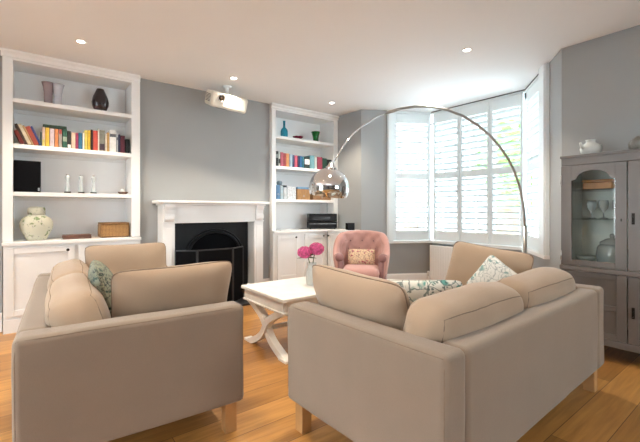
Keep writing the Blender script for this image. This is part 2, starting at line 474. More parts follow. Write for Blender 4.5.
# skirting boards
def skirt(name, segs, h=.16, d=.018):
    bm = B()
    for p, q in segs:
        p = Vector(p); q = Vector(q); dd = (q-p).normalized(); n = Vector((-dd.y, dd.x))
        if n.dot(Vector((-2.2, 1.0))-p) < 0: n = -n
        prism(bm, [tuple(p), tuple(q), tuple(q+n*d), tuple(p+n*d)], 0, h, 'z')
        prism(bm, [tuple(p), tuple(q), tuple(q+n*d*.55), tuple(p+n*d*.55)], h, h+.015, 'z')
    return struct(name, bm, M['white'])
skirt('baseboard_left', [((WX, RY), (WX, LBY0)), ((WX, CH0), (WX, 1.12)), ((WX, 2.46), (WX, CH1))])
skirt('baseboard_front', [(tuple(A_), tuple(B_)), (tuple(B_), tuple(C_)), (tuple(C_), tuple(D_)), (tuple(D_), (RX, WY))])
skirt('baseboard_right', [((RX, RY), (RX, WY))])

# ------------------------------------------------------------------ bay window
def frame_along(p, q):
    """matrix: local x along p->q, local y outward"""
    d = (q-p); a = math.atan2(d.y, d.x)
    return Matrix.Translation((p.x, p.y, 0)) @ Matrix.Rotation(a, 4, 'Z'), d.length

ZT = 2.585
def window(name, p, q, bars, arch_l, arch_r):
    m, L = frame_along(p, q)
    bm = B()
    # box frame of the sash, set out behind the shutters
    y0, y1 = .07, .12
    box(bm, 0, L, y0, y1, SILL, SILL+.07, mtx=m); box(bm, 0, L, y0, y1, ZT-.08, ZT+.015, mtx=m)
    box(bm, 0, .05, y0, y1, SILL, ZT, mtx=m); box(bm, L-.05, L, y0, y1, SILL, ZT, mtx=m)
    for x in bars: box(bm, x-.03, x+.03, y0, y1, SILL, ZT, mtx=m)
    box(bm, 0, L, y0+.005, y1-.005, 1.60, 1.65, mtx=m)
    w = struct(name, bm, M['shutter'])
    b2 = B(); box(b2, .02, L-.02, .092, .096, SILL+.03, ZT-.03, mtx=m)
    obj('pane', b2, M['glass'], w)
    b3 = B(); box(b3, -.01, L+.01, -.05, .13, SILL-.025, SILL+.012, mtx=m)
    obj('window_sill', b3, M['white'], w)
    b4 = B()
    if arch_l: box(b4, 0, arch_l, -.035, .02, SILL, ZC-.002, mtx=m); box(b4, .012, arch_l-.014, -.05, -.03, SILL, ZC-.002, mtx=m)
    if arch_r: box(b4, L-arch_r, L, -.035, .02, SILL, ZC-.002, mtx=m); box(b4, L-arch_r+.014, L-.012, -.05, -.03, SILL, ZC-.002, mtx=m)
    box(b4, 0, L, -.012, .02, ZT-.02, ZC-.002, mtx=m)
    obj('window_casing', b4, M['shutter'], w)
    return w, L
w1, L1 = window('window_1', La, B_, [], .09, 0)
w2, L2 = window('window_2', B_, C_, [.45, .9], 0, 0)
w3, L3 = window('window_3', C_, Ra, [], 0, .19)

def shutter(p, q, s0, s1, label, stile=.045):
    m, L = frame_along(p, q)
    d = (q-p).normalized()
    t = thing('window_shutter', label, 'shutter', (p.x+d.x*s0, p.y+d.y*s0, 0), math.atan2(d.y, d.x), 'white shutters of the bay window')
    W = s1-s0; g = .003; st = stile
    z0, z1, g0, g1, m0, m1 = .672, 2.562, .815, 2.42, 1.585, 1.675
    bm = B()
    for a, b, c, e in ((g, st, z0, z1), (W-st, W-g, z0, z1), (st, W-st, z0, g0), (st, W-st, g1, z1), (st, W-st, m0, m1)):
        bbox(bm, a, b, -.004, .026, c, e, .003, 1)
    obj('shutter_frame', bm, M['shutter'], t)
    for a, b in ((g0, m0), (m1, g1)):
        bm = B(); n = round((b-a)/.080); sp = (b-a)/n
        for i in range(n):
            zc = a + sp*(i+.5)
            mt = Matrix.Translation((0, .011, zc)) @ Matrix.Rotation(R(-20), 4, 'X')
            pr = [(-.037, 0), (-.02, .0055), (.02, .0055), (.037, 0), (.02, -.0055), (-.02, -.0055)]
            t2 = B(); prism(t2, pr, st-.002, W-st+.002, 'x'); merge(bm, t2, mt)
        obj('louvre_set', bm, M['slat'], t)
    return t
shutter(La, B_, .095, L1-.02, 'white shutter panel filling the left angled side of the bay, nearest the armchair', .05)
for i, (a, b) in enumerate(((.03, .463), (.463, .904), (.904, 1.33))):
    shutter(B_, C_, a, b, ['white louvred shutter panel leftmost of the three above the radiator',
                           'white louvred shutter panel in the middle of the three above the radiator',
                           'white louvred shutter panel rightmost of three above radiator, crossed by the lamp pole'][i], .04)
shutter(C_, Ra, .02, L3-.195, 'white shutter panel in the right angled side of the bay, by the grey cabinet', .06)
# dark strip put in for the shadow gap where shutters meet the ceiling
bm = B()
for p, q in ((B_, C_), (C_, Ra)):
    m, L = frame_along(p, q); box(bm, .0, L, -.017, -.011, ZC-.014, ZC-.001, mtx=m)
struct('shade_strip_1', bm, M['line'])

# street outside
bm = B(); box(bm, -30, 20, WY+1.2, 40, -1.0, -.9); box(bm, -30, 20, -30, RY-.3, -.25, -.15); box(bm, RX+.4, 30, RY-.3, WY+1.2, -.25, -.15)
struct('ground_outside', bm, M['pave'])
def house(x0, label, wallmat):
    t = thing('terrace_house', label, 'house', (x0, 17.0, -.9), group='terraced houses across the street')
    b = B(); box(b, 0, 5.4, 0, 6, 0, 6.6); obj('house_wall', b, wallmat, t)
    b = B(); prism(b, [(-.2, 6.6), (6.2, 6.6), (3, 9.2)], 0, 5.4, 'x'); obj('roof', b, M['slate'], t)
    for i, (x, z, w, h) in enumerate(((.7, .9, 1.7, 1.7), (.7, 3.9, 1.4, 1.6), (3.2, 3.9, 1.4, 1.6))):
        b = B()
        for a, c, e, f in ((x-.1, x, z, z+h), (x+w, x+w+.1, z, z+h), (x-.15, x+w+.15, z-.12, z), (x-.15, x+w+.15, z+h, z+h+.15), (x, x+w, z+h*.48, z+h*.54)): box(b, a, c, -.08, .04, e, f)
        f = obj('window', b, M['white'], t); b = B(); box(b, x, x+w, -.02, .0, z, z+h); obj('pane', b, M['netcurtain'], f)
    b = B(); box(b, 3.4, 4.4, -.05, .02, 0, 2.3); obj('front_door', b, M['bark'], t)
for i, x in enumerate((-17.4, -12.0, -6.6, -1.2)):
    house(x, 'pale terraced house across the street, ' + ('furthest left seen through the left shutter', 'second from left beyond the bay', 'third from left beyond the bay', 'furthest right beyond the bay')[i], M['facade'])
def tree(loc, h, r, label):
    t = thing('street_tree', label, 'tree', loc)
    b = B(); tube(b, [(0, 0, 0), (.05, 0, h*.5), (0, .1, h*.8)], [.16, .12, .05], 8); obj('trunk', b, M['bark'], t, 9)
    rnd = random.Random(int(h*100)); b = B()
    for i in range(1500):
        v = Vector((rnd.gauss(0, 1), rnd.gauss(0, 1), rnd.gauss(0, 1))).normalized()*(r*rnd.uniform(.45, 1)); v.z = v.z*.9 + h*.72
        s = rnd.uniform(.10, .2); e = Matrix.Rotation(rnd.uniform(0, 6), 3, 'Z') @ Matrix.Rotation(rnd.uniform(-1.2, 1.2), 3, 'X')
        q = [b.verts.new(v + e @ Vector(c)*s) for c in ((-1, 0, 0), (0, -.5, 0), (1, 0, 0), (0, .5, 0))]; b.faces.new(q)
    obj('foliage', b, M['tree'], t)
tree((-4.4, 11.5, -.9), 4.6, 1.9, 'green leafy street tree seen through the middle and right centre shutters')

# ------------------------------------------------------------------ fitted bookcases
BX = -4.47
def bookcase(y0, y1, label, stl, str_, z3):
    t = thing('bookcase', label, 'bookcase', (BX, (y0+y1)/2, .83), group='fitted white alcove bookcases')
    T = lambda bm: (bmesh.ops.translate(bm, vec=-Vector((BX, (y0+y1)/2, .83)), verts=bm.verts[:]), bm)[1]
    xb = AX+.002; z0 = .832; z1 = ZC-.002
    b = B(); bbox(b, xb+.02, BX, y0, y0+stl, z0, z1, .002); obj('side_panel', T(b), M['white'], t)
    b = B(); bbox(b, xb+.02, BX, y1-str_, y1, z0, z1, .002); obj('side_panel', T(b), M['white'], t)
    b = B(); box(b, xb, xb+.02, y0, y1, z0, z1); obj('back_panel', T(b), M['white_back'], t)
    b = B()
    bbox(b, xb+.02, BX-.004, y0+stl, y1-str_, 2.513, z1, .002)
    prism(b, [(BX-.004, 2.53), (BX+.012, 2.535), (BX+.016, 2.56), (BX+.035, 2.58), (BX+.035, z1), (BX-.004, z1)], y0-.012, y1+.0, 'y')
    obj('cornice', T(b), M['white'], t)
    for z in (2.165, 1.74, z3):
        b = B(); bbox(b, xb+.021, BX-.003, y0+stl+.001, y1-str_-.001, z-.04, z, .003)
        box(b, xb+.021, xb+.04, y0+stl+.001, y1-str_-.001, z-.075, z-.04)
        obj('shelf', T(b), M['white'], t)
    return t
bookcase(-.197, .962, 'tall white fitted bookcase left of the fireplace holding coloured books and ginger jar', .075, .085, 1.293)
bookcase(2.638, 3.836, 'white fitted bookcase right of the fireplace, partly behind the chrome lamp shade', .065, .085, 1.275)

def door(t, off, y0, y1, z0, z1, x, knob_y, knob_z, axis='x'):
    """shaker door facing +x"""
    b = B(); d = .02; st = .055
    for a, c, e, f in ((y0, y0+st, z0, z1), (y1-st, y1, z0, z1), (y0+st, y1-st, z0, z0+st), (y0+st, y1-st, z1-st, z1)):
        bbox(b, x, x+d, a, c, e, f, .003, 1)
    box(b, x, x+.008, y0+st-.002, y1-st+.002, z0+st-.002, z1-st+.002)
    bmesh.ops.translate(b, vec=-Vector(off), verts=b.verts[:])
    dd = obj('door', b, M['white'], t)
    b = B(); lathe(b, [(0, .028), (.010, .027), (.014, .022), (.013, .017), (.006, .012), (.006, 0)], 14)
    bmesh.ops.transform(b, matrix=Matrix.Translation(Vector((x+d, knob_y, knob_z))-Vector(off)) @ Matrix.Rotation(PI/2, 4, 'Y'), verts=b.verts[:])
    obj('knob', b, M['dark'], dd, 9)

def base_cabinet(y0, y1, label, doors, xf=-4.42):
    off = (xf, (y0+y1)/2, 0)
    t = thing('base_cabinet', label, 'cabinet', off, group='white base cabinets under the bookcases')
    b = B(); box(b, AX+.003, xf, y0, y1, .09, .795); bmesh.ops.translate(b, vec=-Vector(off), verts=b.verts[:]); obj('carcass', b, M['white'], t)
    b = B(); box(b, AX+.003, xf-.0, y0, y1, 0, .09); box(b, xf-.0, xf+.012, y0, y1, 0, .12); bmesh.ops.translate(b, vec=-Vector(off), verts=b.verts[:]); obj('plinth', b, M['white'], t)
    for a, c, ky in doors: door(t, off, a, c, .15, .775, xf, ky, .735)
    return t
base_cabinet(-.19, .955, 'low white two-door cabinet under the left bookcase, behind the left sofa', [(-.17, .354, .295), (.388, .93, .45)])
base_cabinet(2.64, 3.597, 'low white cabinet under the right bookcase behind pink flowers', [(2.70, 3.07, 3.00), (3.165, 3.55, 3.50)], -4.44)
def worktop(y0, y1, label, x1, ext=None):
    b = B()
    bbox(b, AX+.003, x1, y0, y1, .797, .83, .006, 2)
    if ext: bbox(b, x1-.005, ext[0], ext[1], y1, .797, .83, .006, 2)
    return tag(obj('worktop', b, M['white']), label, 'worktop')
worktop(-.198, .958, 'white painted worktop carrying the ginger jar and wicker basket', -4.385)
worktop(2.64, 3.836, 'white painted worktop carrying the black stereo and small black speaker', -4.405, (-3.97, 3.57))
# small corner unit turning along the bay wall
t = thing('corner_cabinet', 'small white corner cabinet behind the pink armchair, under the small black speaker', 'cabinet', (-4.2, 3.6, 0))
b = B(); box(b, -.235, .21, .0, .235, .09, .795); obj('carcass', b, M['white'], t)
b = B(); box(b, -.235, .21, .0, .235, 0, .09); obj('plinth', b, M['white'], t)
b = B(); st = .05
for a, c, e, f in ((-.20, -.15, .15, .775), (.15, .20, .15, .775), (-.15, .15, .15, .2), (-.15, .15, .725, .775)): bbox(b, a, c, -.02, 0, e, f, .003, 1)
box(b, -.152, .152, -.008, 0, .198, .727); dd = obj('door', b, M['white'], t)
b = B(); lathe(b, [(0, .028), (.010, .027), (.014, .022), (.013, .017), (.006, .012), (.006, 0)], 14)
bmesh.ops.transform(b, matrix=Matrix.Translation((-.175, -.02, .735)) @ Matrix.Rotation(PI/2, 4, 'X'), verts=b.verts[:]); obj('knob', b, M['dark'], dd, 9)

# ------------------------------------------------------------------ camera model (to set out books along their shelves)
F_, CX_, H_, EYE = 373., 320., 210., 1.123
SN, CS = math.sin(R(52.1)), math.cos(R(52.1))
def y_at(px, x):
    a = (px-CX_)/F_
    return x*(CS+SN*a)/(-SN+CS*a)

# ------------------------------------------------------------------ books
def bookmat(col):
    key = 'book_cloth_%02x%02x%02x' % tuple(int(c*255) for c in col)
    if key in bpy.data.materials: return bpy.data.materials[key]
    return pmat(key, tuple((.80*c+.20*sum(col)/3)**2.2*.85 for c in col), .55, nscale=30, namt=.15)
def book(label, y0, y1, z, h, depth, xs, col, group, lean=0., band=None, name='book'):
    w = y1-y0
    b = B()
    bbox(b, -.006, 0, .0, w, 0, h, .002, 1)                    # spine
    box(b, -depth, -.006, 0, .0025, 0, h); box(b, -depth, -.006, w-.0025, w, 0, h)
    if band:
        box(b, -.002, .0006, .002, w-.002, h*band[0], h*band[1], 1)
    o = obj(name, b, [bookmat(col), bookmat(band[2]) if band else bookmat(col)])
    o.location = (xs, y0, z); o.rotation_euler = (lean, 0, 0)
    tag(o, label, 'book', group)
    b = B(); box(b, -depth+.004, -.006, .0025, w-.0025, .003, h-.003); obj('page_block', b, M['paper'], o)
    return o

LS = -4.50
ZL = 1.7405
# leaning books at the left end: (px at base left, px at base right, height, colour, name)
ln = [(13.6, 18.0, .215, (.50, .10, .08), 'dark red book leaning against the left end of the left bookcase'),
      (19.6, 23.0, .235, (.26, .16, .12), 'dark brown book leaning between dark red and cream leaning books'),
      (23.2, 27.2, .235, (.88, .82, .68), 'cream book leaning at the left end of the left bookcase'),
      (27.6, 30.0, .225, (.75, .58, .36), 'thin tan book leaning between cream and rust-red leaning books'),
      (30.4, 36.4, .215, (.66, .22, .12), 'thick rust-red book leaning beside a blue one'),
      (36.8, 39.4, .225, (.18, .27, .55), 'blue book, last of the leaning row on the left bookcase')]
G1 = 'books on the left bookcase'
ybase = None
ca = R(23)
yy = y_at(13.3, LS) + .002
yb = [y_at(p[0], LS) for p in ln]
# pack them touching one another, leaning with their tops to the left
x_ = -.064
for i, (a, c, h, col, lab) in enumerate(ln):
    w = (c-a)*.0062
    o = book(lab, x_, x_+w, ZL+.0005, .135 if i == 0 else h*.86, .17, LS, col, G1, ca)
    x_ += w/math.cos(ca) + .0015
# upright books (px left, px right, height m, colour, label)
up = [(40.2, 42.0, .125, (.22, .34, .34), 'slim grey-teal book upright beside the blue leaning book', 0),
      (42.2, 45.0, .170, (.86, .72, .64), 'pale pink book with yellow foot, left end under the lying green book', 0),
      (45.2, 49.6, .168, (.90, .70, .15), 'mustard yellow book under the lying green book', 0),
      (49.9, 54.4, .166, (.84, .74, .76), 'pale lilac book under the lying green book', 0),
      (54.7, 58.4, .166, (.86, .48, .24), 'orange book under the lying green book', 0),
      (58.7, 62.2, .166, (.60, .55, .52), 'grey book with red head under the lying green book', 0),
      (62.5, 67.2, .170, (.08, .34, .26), 'green book, right end under the lying green book', 0),
      (67.4, 71.2, .160, (.10, .10, .09), 'black book right of the lying green book', 0),
      (71.5, 75.6, .150, (.90, .74, .64), 'peach pink book beside a crimson one on left bookcase', 0),
      (75.8, 78.4, .150, (.60, .12, .30), 'crimson book between peach and blue books', 0),
      (78.6, 82.6, .153, (.12, .42, .58), 'bright blue book on the left bookcase', 0),
      (82.8, 84.6, .158, (.90, .88, .82), 'thin white book right of the bright blue one', 0),
      (84.8, 87.4, .185, (.88, .78, .30), 'pale yellow book, first of the two yellow books side by side', 0),
      (87.6, 90.6, .187, (.88, .70, .12), 'strong yellow book, second of the two yellow books side by side', 0),
      (90.8, 93.0, .195, (.20, .08, .09), 'blackish red book between yellow and scarlet books', 0),
      (93.2, 98.0, .190, (.82, .26, .20), 'scarlet book in the middle of the left bookcase', 0),
      (98.2, 99.4, .215, (.92, .90, .84), 'very thin tall white book right of the scarlet one', 0),
      (99.6, 105.0, .200, (.52, .52, .46), 'grey patterned thick book on the left bookcase', 0),
      (105.3, 107.0, .170, (.90, .84, .76), 'slim cream book left of a tan one', 0),
      (107.2, 109.4, .185, (.80, .60, .30), 'tan book left of the wide white one', 0),
      (109.6, 116.2, .215, (.92, .92, .90), 'widest white book towards right end of left bookcase', 0),
      (116.6, 118.2, .180, (.72, .74, .76), 'slim pale grey book right of the widest white one', 0),
      (118.4, 120.4, .180, (.14, .18, .34), 'navy book between pale grey and maroon books', 0),
      (120.6, 125.0, .170, (.40, .10, .18), 'maroon book near the right end of the left bookcase', 0),
      (125.6, 129.8, .140, (.04, .04, .045), 'short black book at the right end of the left bookcase', 0)]
for a, c, h, col, lab, l in up:
    band = None
    if 'red head' in lab: band = (.75, .98, (.70, .25, .22))
    elif 'yellow foot' in lab: band = (.02, .35, (.86, .78, .35))
    elif 'black book right' in lab: band = (.02, .22, (.9, .88, .82))
    elif 'grey patterned' in lab: band = (.06, .35, (.25, .16, .22))
    elif 'widest white' in lab: band = (.68, .82, (.35, .38, .42))
    elif 'green book, right' in lab: band = (.35, .6, (.55, .62, .55))
    book(lab, y_at(a, LS), y_at(c, LS)-.001, ZL+.0005, h*1.1, .17, LS, col, G1, 0, band)
# green book lying on top of the upright ones
yA, yB2 = y_at(43.0, LS), y_at(66.8, LS)
o = book('dark green book lying flat on top of a row of upright books', 0, .028, ZL, yB2-yA, .16, LS, (.05, .22, .14), G1)
o.rotation_euler = (-PI/2, 0, 0); o.location = (LS, yA, ZL+.170*1.1+.0295)

G2 = 'books on the right bookcase'
ZR = 1.7405
rb = [(276.0, 278.4, .175, (.06, .09, .09), 'black book at the left end of the right bookcase'),
      (278.6, 280.3, .172, (.80, .82, .80), 'white-banded book second from left on the right bookcase'),
      (280.6, 283.6, .168, (.74, .30, .38), 'rose pink book near left end of right bookcase'),
      (283.8, 286.2, .160, (.66, .22, .22), 'brick red book beside an orange one on right bookcase'),
      (286.4, 289.2, .160, (.90, .58, .32), 'orange book on the right bookcase'),
      (289.5, 292.6, .158, (.55, .65, .74), 'pale blue grey book right of the orange one'),
      (293.0, 294.6, .150, (.16, .18, .38), 'navy book left of a raspberry one on right bookcase'),
      (294.8, 297.6, .148, (.76, .26, .36), 'raspberry book between two navy ones'),
      (298.0, 299.8, .148, (.10, .14, .34), 'navy book right of the raspberry one'),
      (300.0, 302.0, .148, (.10, .36, .60), 'royal blue book on the right bookcase'),
      (302.2, 304.2, .146, (.05, .36, .44), 'petrol teal book left of the white-labelled green one'),
      (304.5, 309.8, .146, (.06, .16, .15), 'dark green box-file book with a white label on its spine'),
      (310.2, 314.6, .168, (.36, .58, .64), 'wide light teal book right of white-labelled one'),
      (314.9, 317.0, .160, (.70, .76, .76), 'pale grey book left of the burgundy one'),
      (317.4, 322.4, .160, (.56, .16, .26), 'thick burgundy book on the right bookcase'),
      (322.8, 327.0, .150, (.06, .26, .20), 'bottle green book right of the burgundy one'),
      (327.3, 331.9, .140, (.06, .05, .07), 'black book at the right end of the right bookcase')]
for a, c, h, col, lab in rb:
    band = None
    if 'white label' in lab: band = (.35, .78, (.9, .9, .88))
    elif 'white-banded' in lab: band = (.2, .5, (.2, .25, .25))
    elif 'black book at the left' in lab: band = (.55, .8, (.55, .6, .58))
    book(lab, y_at(a, LS), y_at(c, LS)-.001, ZR+.0005, h*1.2, .17, LS, col, G2, 0, band)

# files and boxes on the lower right shelf
ZR3 = 1.2755
def filebox(name, label, cat, a, c, h, col, d=.22, lid=None, mat=None):
    y0, y1 = y_at(a, LS), y_at(c, LS)
    b = B(); bbox(b, -d, 0, 0, y1-y0-.002, 0, h, .004, 2)
    o = obj(name, b, mat or bookmat(col)); o.location = (LS, y0, ZR3); tag(o, label, cat)
    if lid:
        b = B(); bbox(b, -d-.003, .004, -.0005, y1-y0-.0015, h, h+.03, .004, 2); obj('lid', b, bookmat(lid), o)
    b = B(); tube(b, [(.001, (y1-y0)/2+.012*math.cos(i*PI/6), h*.35+.012*math.sin(i*PI/6)) for i in range(12)], .0025, 6, closed=True); obj('finger_ring', b, M['steel'], o, 9)
    return o
filebox('ring_binder', 'blue ring binder at left end of the lower right shelf', 'binder', 276.3, 280.2, .20, (.32, .52, .72))
filebox('ring_binder', 'pale blue ring binder beside the blue one on lower right shelf', 'binder', 280.5, 283.4, .19, (.66, .76, .82))
filebox('box_file', 'narrow white box file with dark lid on lower right shelf', 'box', 283.7, 287.0, .17, (.80, .82, .84), .22, (.10, .16, .24))
filebox('box_file', 'pale grey speckled box file in the middle of lower right shelf', 'box', 287.4, 296.2, .185, (.72, .75, .78), .24, None, pmat('speckled_card', (.60, .63, .66), .7, nscale=60, namt=.35))
filebox('storage_box', 'tan storage box with a blue lid left of the lamp shade', 'box', 297.4, 310.2, .155, (.72, .50, .26), .24, (.36, .55, .72))
filebox('storage_box', 'brown storage box mostly hidden behind the chrome lamp shade', 'box', 313.0, 331.0, .12, (.62, .42, .24), .24, (.12, .10, .10))
b = B(); lathe(b, [(0, 0), (.028, 0), (.04, .02), (.042, .045), (.03, .062), (.0, .066)], 18)
o = obj('trinket_pot', b, pmat('slate_blue_ceramic', (.16, .22, .27), .4, nscale=12, namt=.2), smooth=9); o.location = (LS-.06, y_at(279.2, LS-.06)+.004, ZR3+.2005); tag(o, 'small slate blue round pot sitting on top of the blue ring binder', 'pot')

# ------------------------------------------------------------------ ornaments, left bookcase
def vase(name, label, mat, prof, loc, cat='vase', fn=None, seg=28, group=None):
    b = B(); lathe(b, prof, seg, fn=fn); o = obj(name, b, mat, smooth=9); o.location = loc; return tag(o, label, cat, group)
def onshelf(px, x, z): return (x, y_at(px, x), z)
Z1 = 2.1655
flare = [(0, .0), (.034, 0), (.036, .01), (.034, .06), (.036, .12), (.044, .18), (.056, .225), (.052, .225), (.040, .18), (.032, .12), (.030, .03), (0, .028)]
vase('glass_vase', 'smoky mauve flared glass vase on the top left shelf', M['mauveg'], flare, onshelf(48.3, -4.60, Z1))
vase('glass_vase', 'clear lilac flared glass vase beside the mauve one on top left shelf', M['lilacg'], flare, onshelf(57.8, -4.60, Z1))
vase('ceramic_vase', 'dark plum egg-shaped ribbed vase on the top left shelf', M['plum'],
     [(0, 0), (.044, 0), (.058, .02), (.076, .065), (.080, .105), (.070, .155), (.050, .205), (.037, .235), (.033, .245), (.027, .240), (.04, .18), (0, .1)], onshelf(100.3, -4.58, Z1),
     fn=lambda a, z: 1+.025*math.cos(10*a))
# black speaker
ZL3 = 1.2935
y0, y1 = y_at(13.6, -4.5), y_at(41.0, -4.5)
t = thing('loudspeaker', 'large square black loudspeaker on the left bookcase', 'speaker', (-4.5, (y0+y1)/2, ZL3))
b = B(); w = (y1-y0)/2; bbox(b, -.26, -.012, -w, w, 0, .30, .006, 2); obj('cabinet_body', b, M['blackpl'], t)
b = B(); bbox(b, -.012, 0, -w+.004, w-.004, .004, .296, .004, 2); obj('speaker_grille', b, M['mesh'], t)
b = B(); box(b, 0, .0015, w-.024, w-.010, .012, .042); obj('badge', b, M['steel'], t)
# three hourglass candlesticks
hg = [(0, 0), (.026, 0), (.027, .012), (.022, .020), (.0155, .055), (.010, .085), (.013, .105), (.019, .13), (.017, .145), (.010, .15), (0, .151)]
for px, lab in ((67.6, 'clear glass candlestick nearest the black loudspeaker, left of three'), (81.2, 'clear glass candlestick in the middle of three'), (93.6, 'clear glass candlestick furthest from the loudspeaker, right of three')):
    t = thing('glass_candlestick', lab, 'candlestick', onshelf(px, -4.55, ZL3), group='three glass candlesticks')
    t.scale = (1.08, 1.08, 1.2)
    b = B(); lathe(b, [(.0, .013)]+hg[2:], 18); obj('stem', b, M['frost'], t, 9)
    b = B(); lathe(b, [(0, 0), (.026, 0), (.028, .006), (.027, .013), (0, .013)], 18); obj('base', b, M['dark'], t, 9)
    b = B(); lathe(b, [(0, .1515), (.012, .1515), (.013, .158), (.008, .16), (0, .160)], 16); obj('rim', b, M['steel'], t, 9)
# dark boat-shaped dish
t = thing('shell_dish', 'small dark boat-shaped dish with pale shell at the right of the speaker shelf', 'dish', onshelf(123.0, -4.56, ZL3), R(75))
b = B(); lathe(b, [(0, 0), (.03, 0), (.048, .018), (.055, .028), (.05, .028), (.03, .012), (0, .010)], 20); bmesh.ops.scale(b, vec=(1.0, .55, 1), verts=b.verts[:]); obj('bowl', b, M['tray'], t, 9)
b = B(); sphere(b, (0, 0, .034), .025, 1, .6, 1.1, 12); obj('shell', b, M['ceramic'], t, 9)
# ginger jar
t = thing('ginger_jar', 'large lidded ginger jar painted with green sprigs on the left worktop', 'jar', onshelf(36.6, -4.60, .8305))
b = B(); lathe(b, [(0, 0), (.078, 0), (.082, .008), (.100, .045), (.124, .095), (.134, .140), (.130, .180), (.112, .212), (.080, .234), (.066, .242), (.064, .258), (0, .258)], 40); obj('jar_body', b, M['jar'], t, 9)
b = B(); lathe(b, [(.067, .246), (.071, .249), (.072, .300), (.066, .316), (.042, .325), (0, .328)], 36); obj('lid', b, M['jar'], t, 9)
# dark wooden tray
b = B(); y0, y1 = y_at(63, -4.50), y_at(91.5, -4.50); bbox(b, -.16, 0, 0, y1-y0, 0, .032, .005, 2); o = obj('wooden_box', b, M['tray']); o.location = (-4.50, y0, .8305); tag(o, 'flat dark brown wooden box lying on the left worktop', 'box')
b = B(); bbox(b, -.161, .001, -.001, y1-y0+.001, .0325, .04, .003, 1); obj('lid', b, M['tray'], o)
# wicker basket
y0, y1 = y_at(100.2, -4.50), y_at(129.8, -4.50)
b = B(); rbox(b, -.20, 0, 0, y1-y0, 0, .148, .02, 4); o = obj('wicker_basket', b, M['basket'], smooth=9); o.location = (-4.50, y0, .8305); tag(o, 'rectangular woven wicker basket on the left worktop', 'basket')
b = B(); tube(b, [(0, .01, .15), (0, y1-y0-.01, .15), (-.2, y1-y0-.01, .15), (-.2, .01, .15)], .008, 8, closed=True); obj('rim', b, M['basket'], o, 9)

# ornaments, right bookcase
vase('bottle_vase', 'turquoise blue glass bottle vase on the top right shelf', M['blueg'],
     [(0, 0), (.050, 0), (.054, .008), (.052, .10), (.044, .125), (.020, .15), (.0165, .17), (.0165, .235), (.021, .245), (.016, .245), (.012, .17), (0, .16)], onshelf(284.2, -4.58, Z1))
vase('glass_bowl', 'small dark red fluted glass bowl on the top right shelf', M['redg'],
     [(0, 0), (.03, 0), (.04, .010), (.068, .035), (.076, .048), (.070, .048), (.04, .02), (0, .014)], onshelf(297.8, -4.58, Z1), 'bowl', fn=lambda a, z: 1+.12*math.cos(7*a)*(z > .03))
vase('glass_vase', 'green fluted glass vase on the top right shelf', M['greeng'],
     [(0, 0), (.040, 0), (.044, .01), (.040, .05), (.048, .10), (.062, .145), (.066, .16), (.060, .16), (.042, .10), (.034, .03), (0, .02)], onshelf(315.6, -4.58, Z1), fn=lambda a, z: 1+.05*math.cos(8*a))
# stereo / printer
y0, y1 = y_at(306.3, -4.46), y_at(336.0, -4.46)
t = thing('stereo_system', 'black stacked stereo unit on the right worktop below the lamp shade', 'stereo', (-4.49, (y0+y1)/2+.05, .8305), R(-27))
w = .222
b = B(); bbox(b, -.16, 0, -w, w, .012, .115, .006, 2); obj('lower_unit', b, M['blackpl'], t)
b = B(); bbox(b, -.16, .004, -w, w, .120, .235, .008, 2); obj('upper_unit', b, M['blackpl'], t)
b = B(); box(b, 0.0045, .008, -w*.7, w*.5, .14, .19); obj('display', b, pmat('smoked_display', (.03, .03, .034), .15, nscale=9, namt=.1), t)
b = B(); box(b, .0005, .004, -w+.01, w-.01, .078, .082); obj('disc_slot', b, M['steel'], t)
for s in (-1, 1):
    for d in (-.14, -.03):
        b = B(); lathe(b, [(0, 0), (.012, 0), (.012, .012), (0, .012)], 10, (d, s*(w-.03), 0)); obj('foot', b, M['dark'], t)
b = B(); tube(b, [(-.155, .10, .12), (-.165, .10, .25), (-.165, .10, .40)], .004, 6); obj('cable', b, M['blackpl'], t, 9)
t = thing('small_speaker', 'small black cube speaker on the worktop end behind the armchair', 'speaker', (-4.045, 3.71, .8305), R(-25))
b = B(); bbox(b, -.062, .062, -.05, .05, 0, .105, .006, 2); obj('cabinet_body', b, M['blackpl'], t)
b = B(); bbox(b, -.056, .056, -.056, -.05, .006, .099, .003, 1); obj('speaker_grille', b, M['mesh'], t)
b = B(); tube(b, [(-.062, 0, .03), (-.10, .01, .02), (-.15, -.02, .008), (-.22, .02, .006)], .004, 6); obj('cable', b, M['blackpl'], t, 9)
b = B(); bbox(b, 0, .21, 0, .30, 0, .012, .003, 1); o = obj('magazine', b, bookmat((.82, .84, .86))); o.location = (-4.70, 2.80, .8305); tag(o, 'pale closed magazine lying at the left of the right worktop', 'magazine')

# ------------------------------------------------------------------ fireplace
XF = -4.32; YL0, YL1, YR0, YR1 = 1.16, 1.292, 2.29, 2.418; YM = (YL0+YR1)/2
t = thing('fireplace_surround', 'white painted wooden fireplace surround with corbels on the chimney breast', 'fireplace', (WX, YM, 0))
T = lambda b: (bmesh.ops.translate(b, vec=(-WX, -YM, 0), verts=b.verts[:]), b)[1]
for a, c in ((YL0, YL1), (YR0, YR1)):
    b = B(); bbox(b, WX, XF, a, c, 0.021, .985, .004); bbox(b, WX, XF+.02, a-.015, c+.015, 0.021, .15, .004)
    bbox(b, WX, XF+.006, a+.025, c-.025, .2, .92, .004)
    obj('jamb', T(b), M['white'], t)
    b = B(); cp = [(XF, .985), (XF, 1.192), (XF+.055, 1.192), (XF+.052, 1.16), (XF+.03, 1.12), (XF+.026, 1.08), (XF+.036, 1.05), (XF+.034, 1.02), (XF+.02, 1.0)]
    prism(b, [(x, z) for x, z in cp], a+.012, c-.012, 'y'); bbox(b, WX+.1, XF+.012, a-.006, c+.006, .975, .99, .003)
    obj('corbel', T(b), M['white'], t)
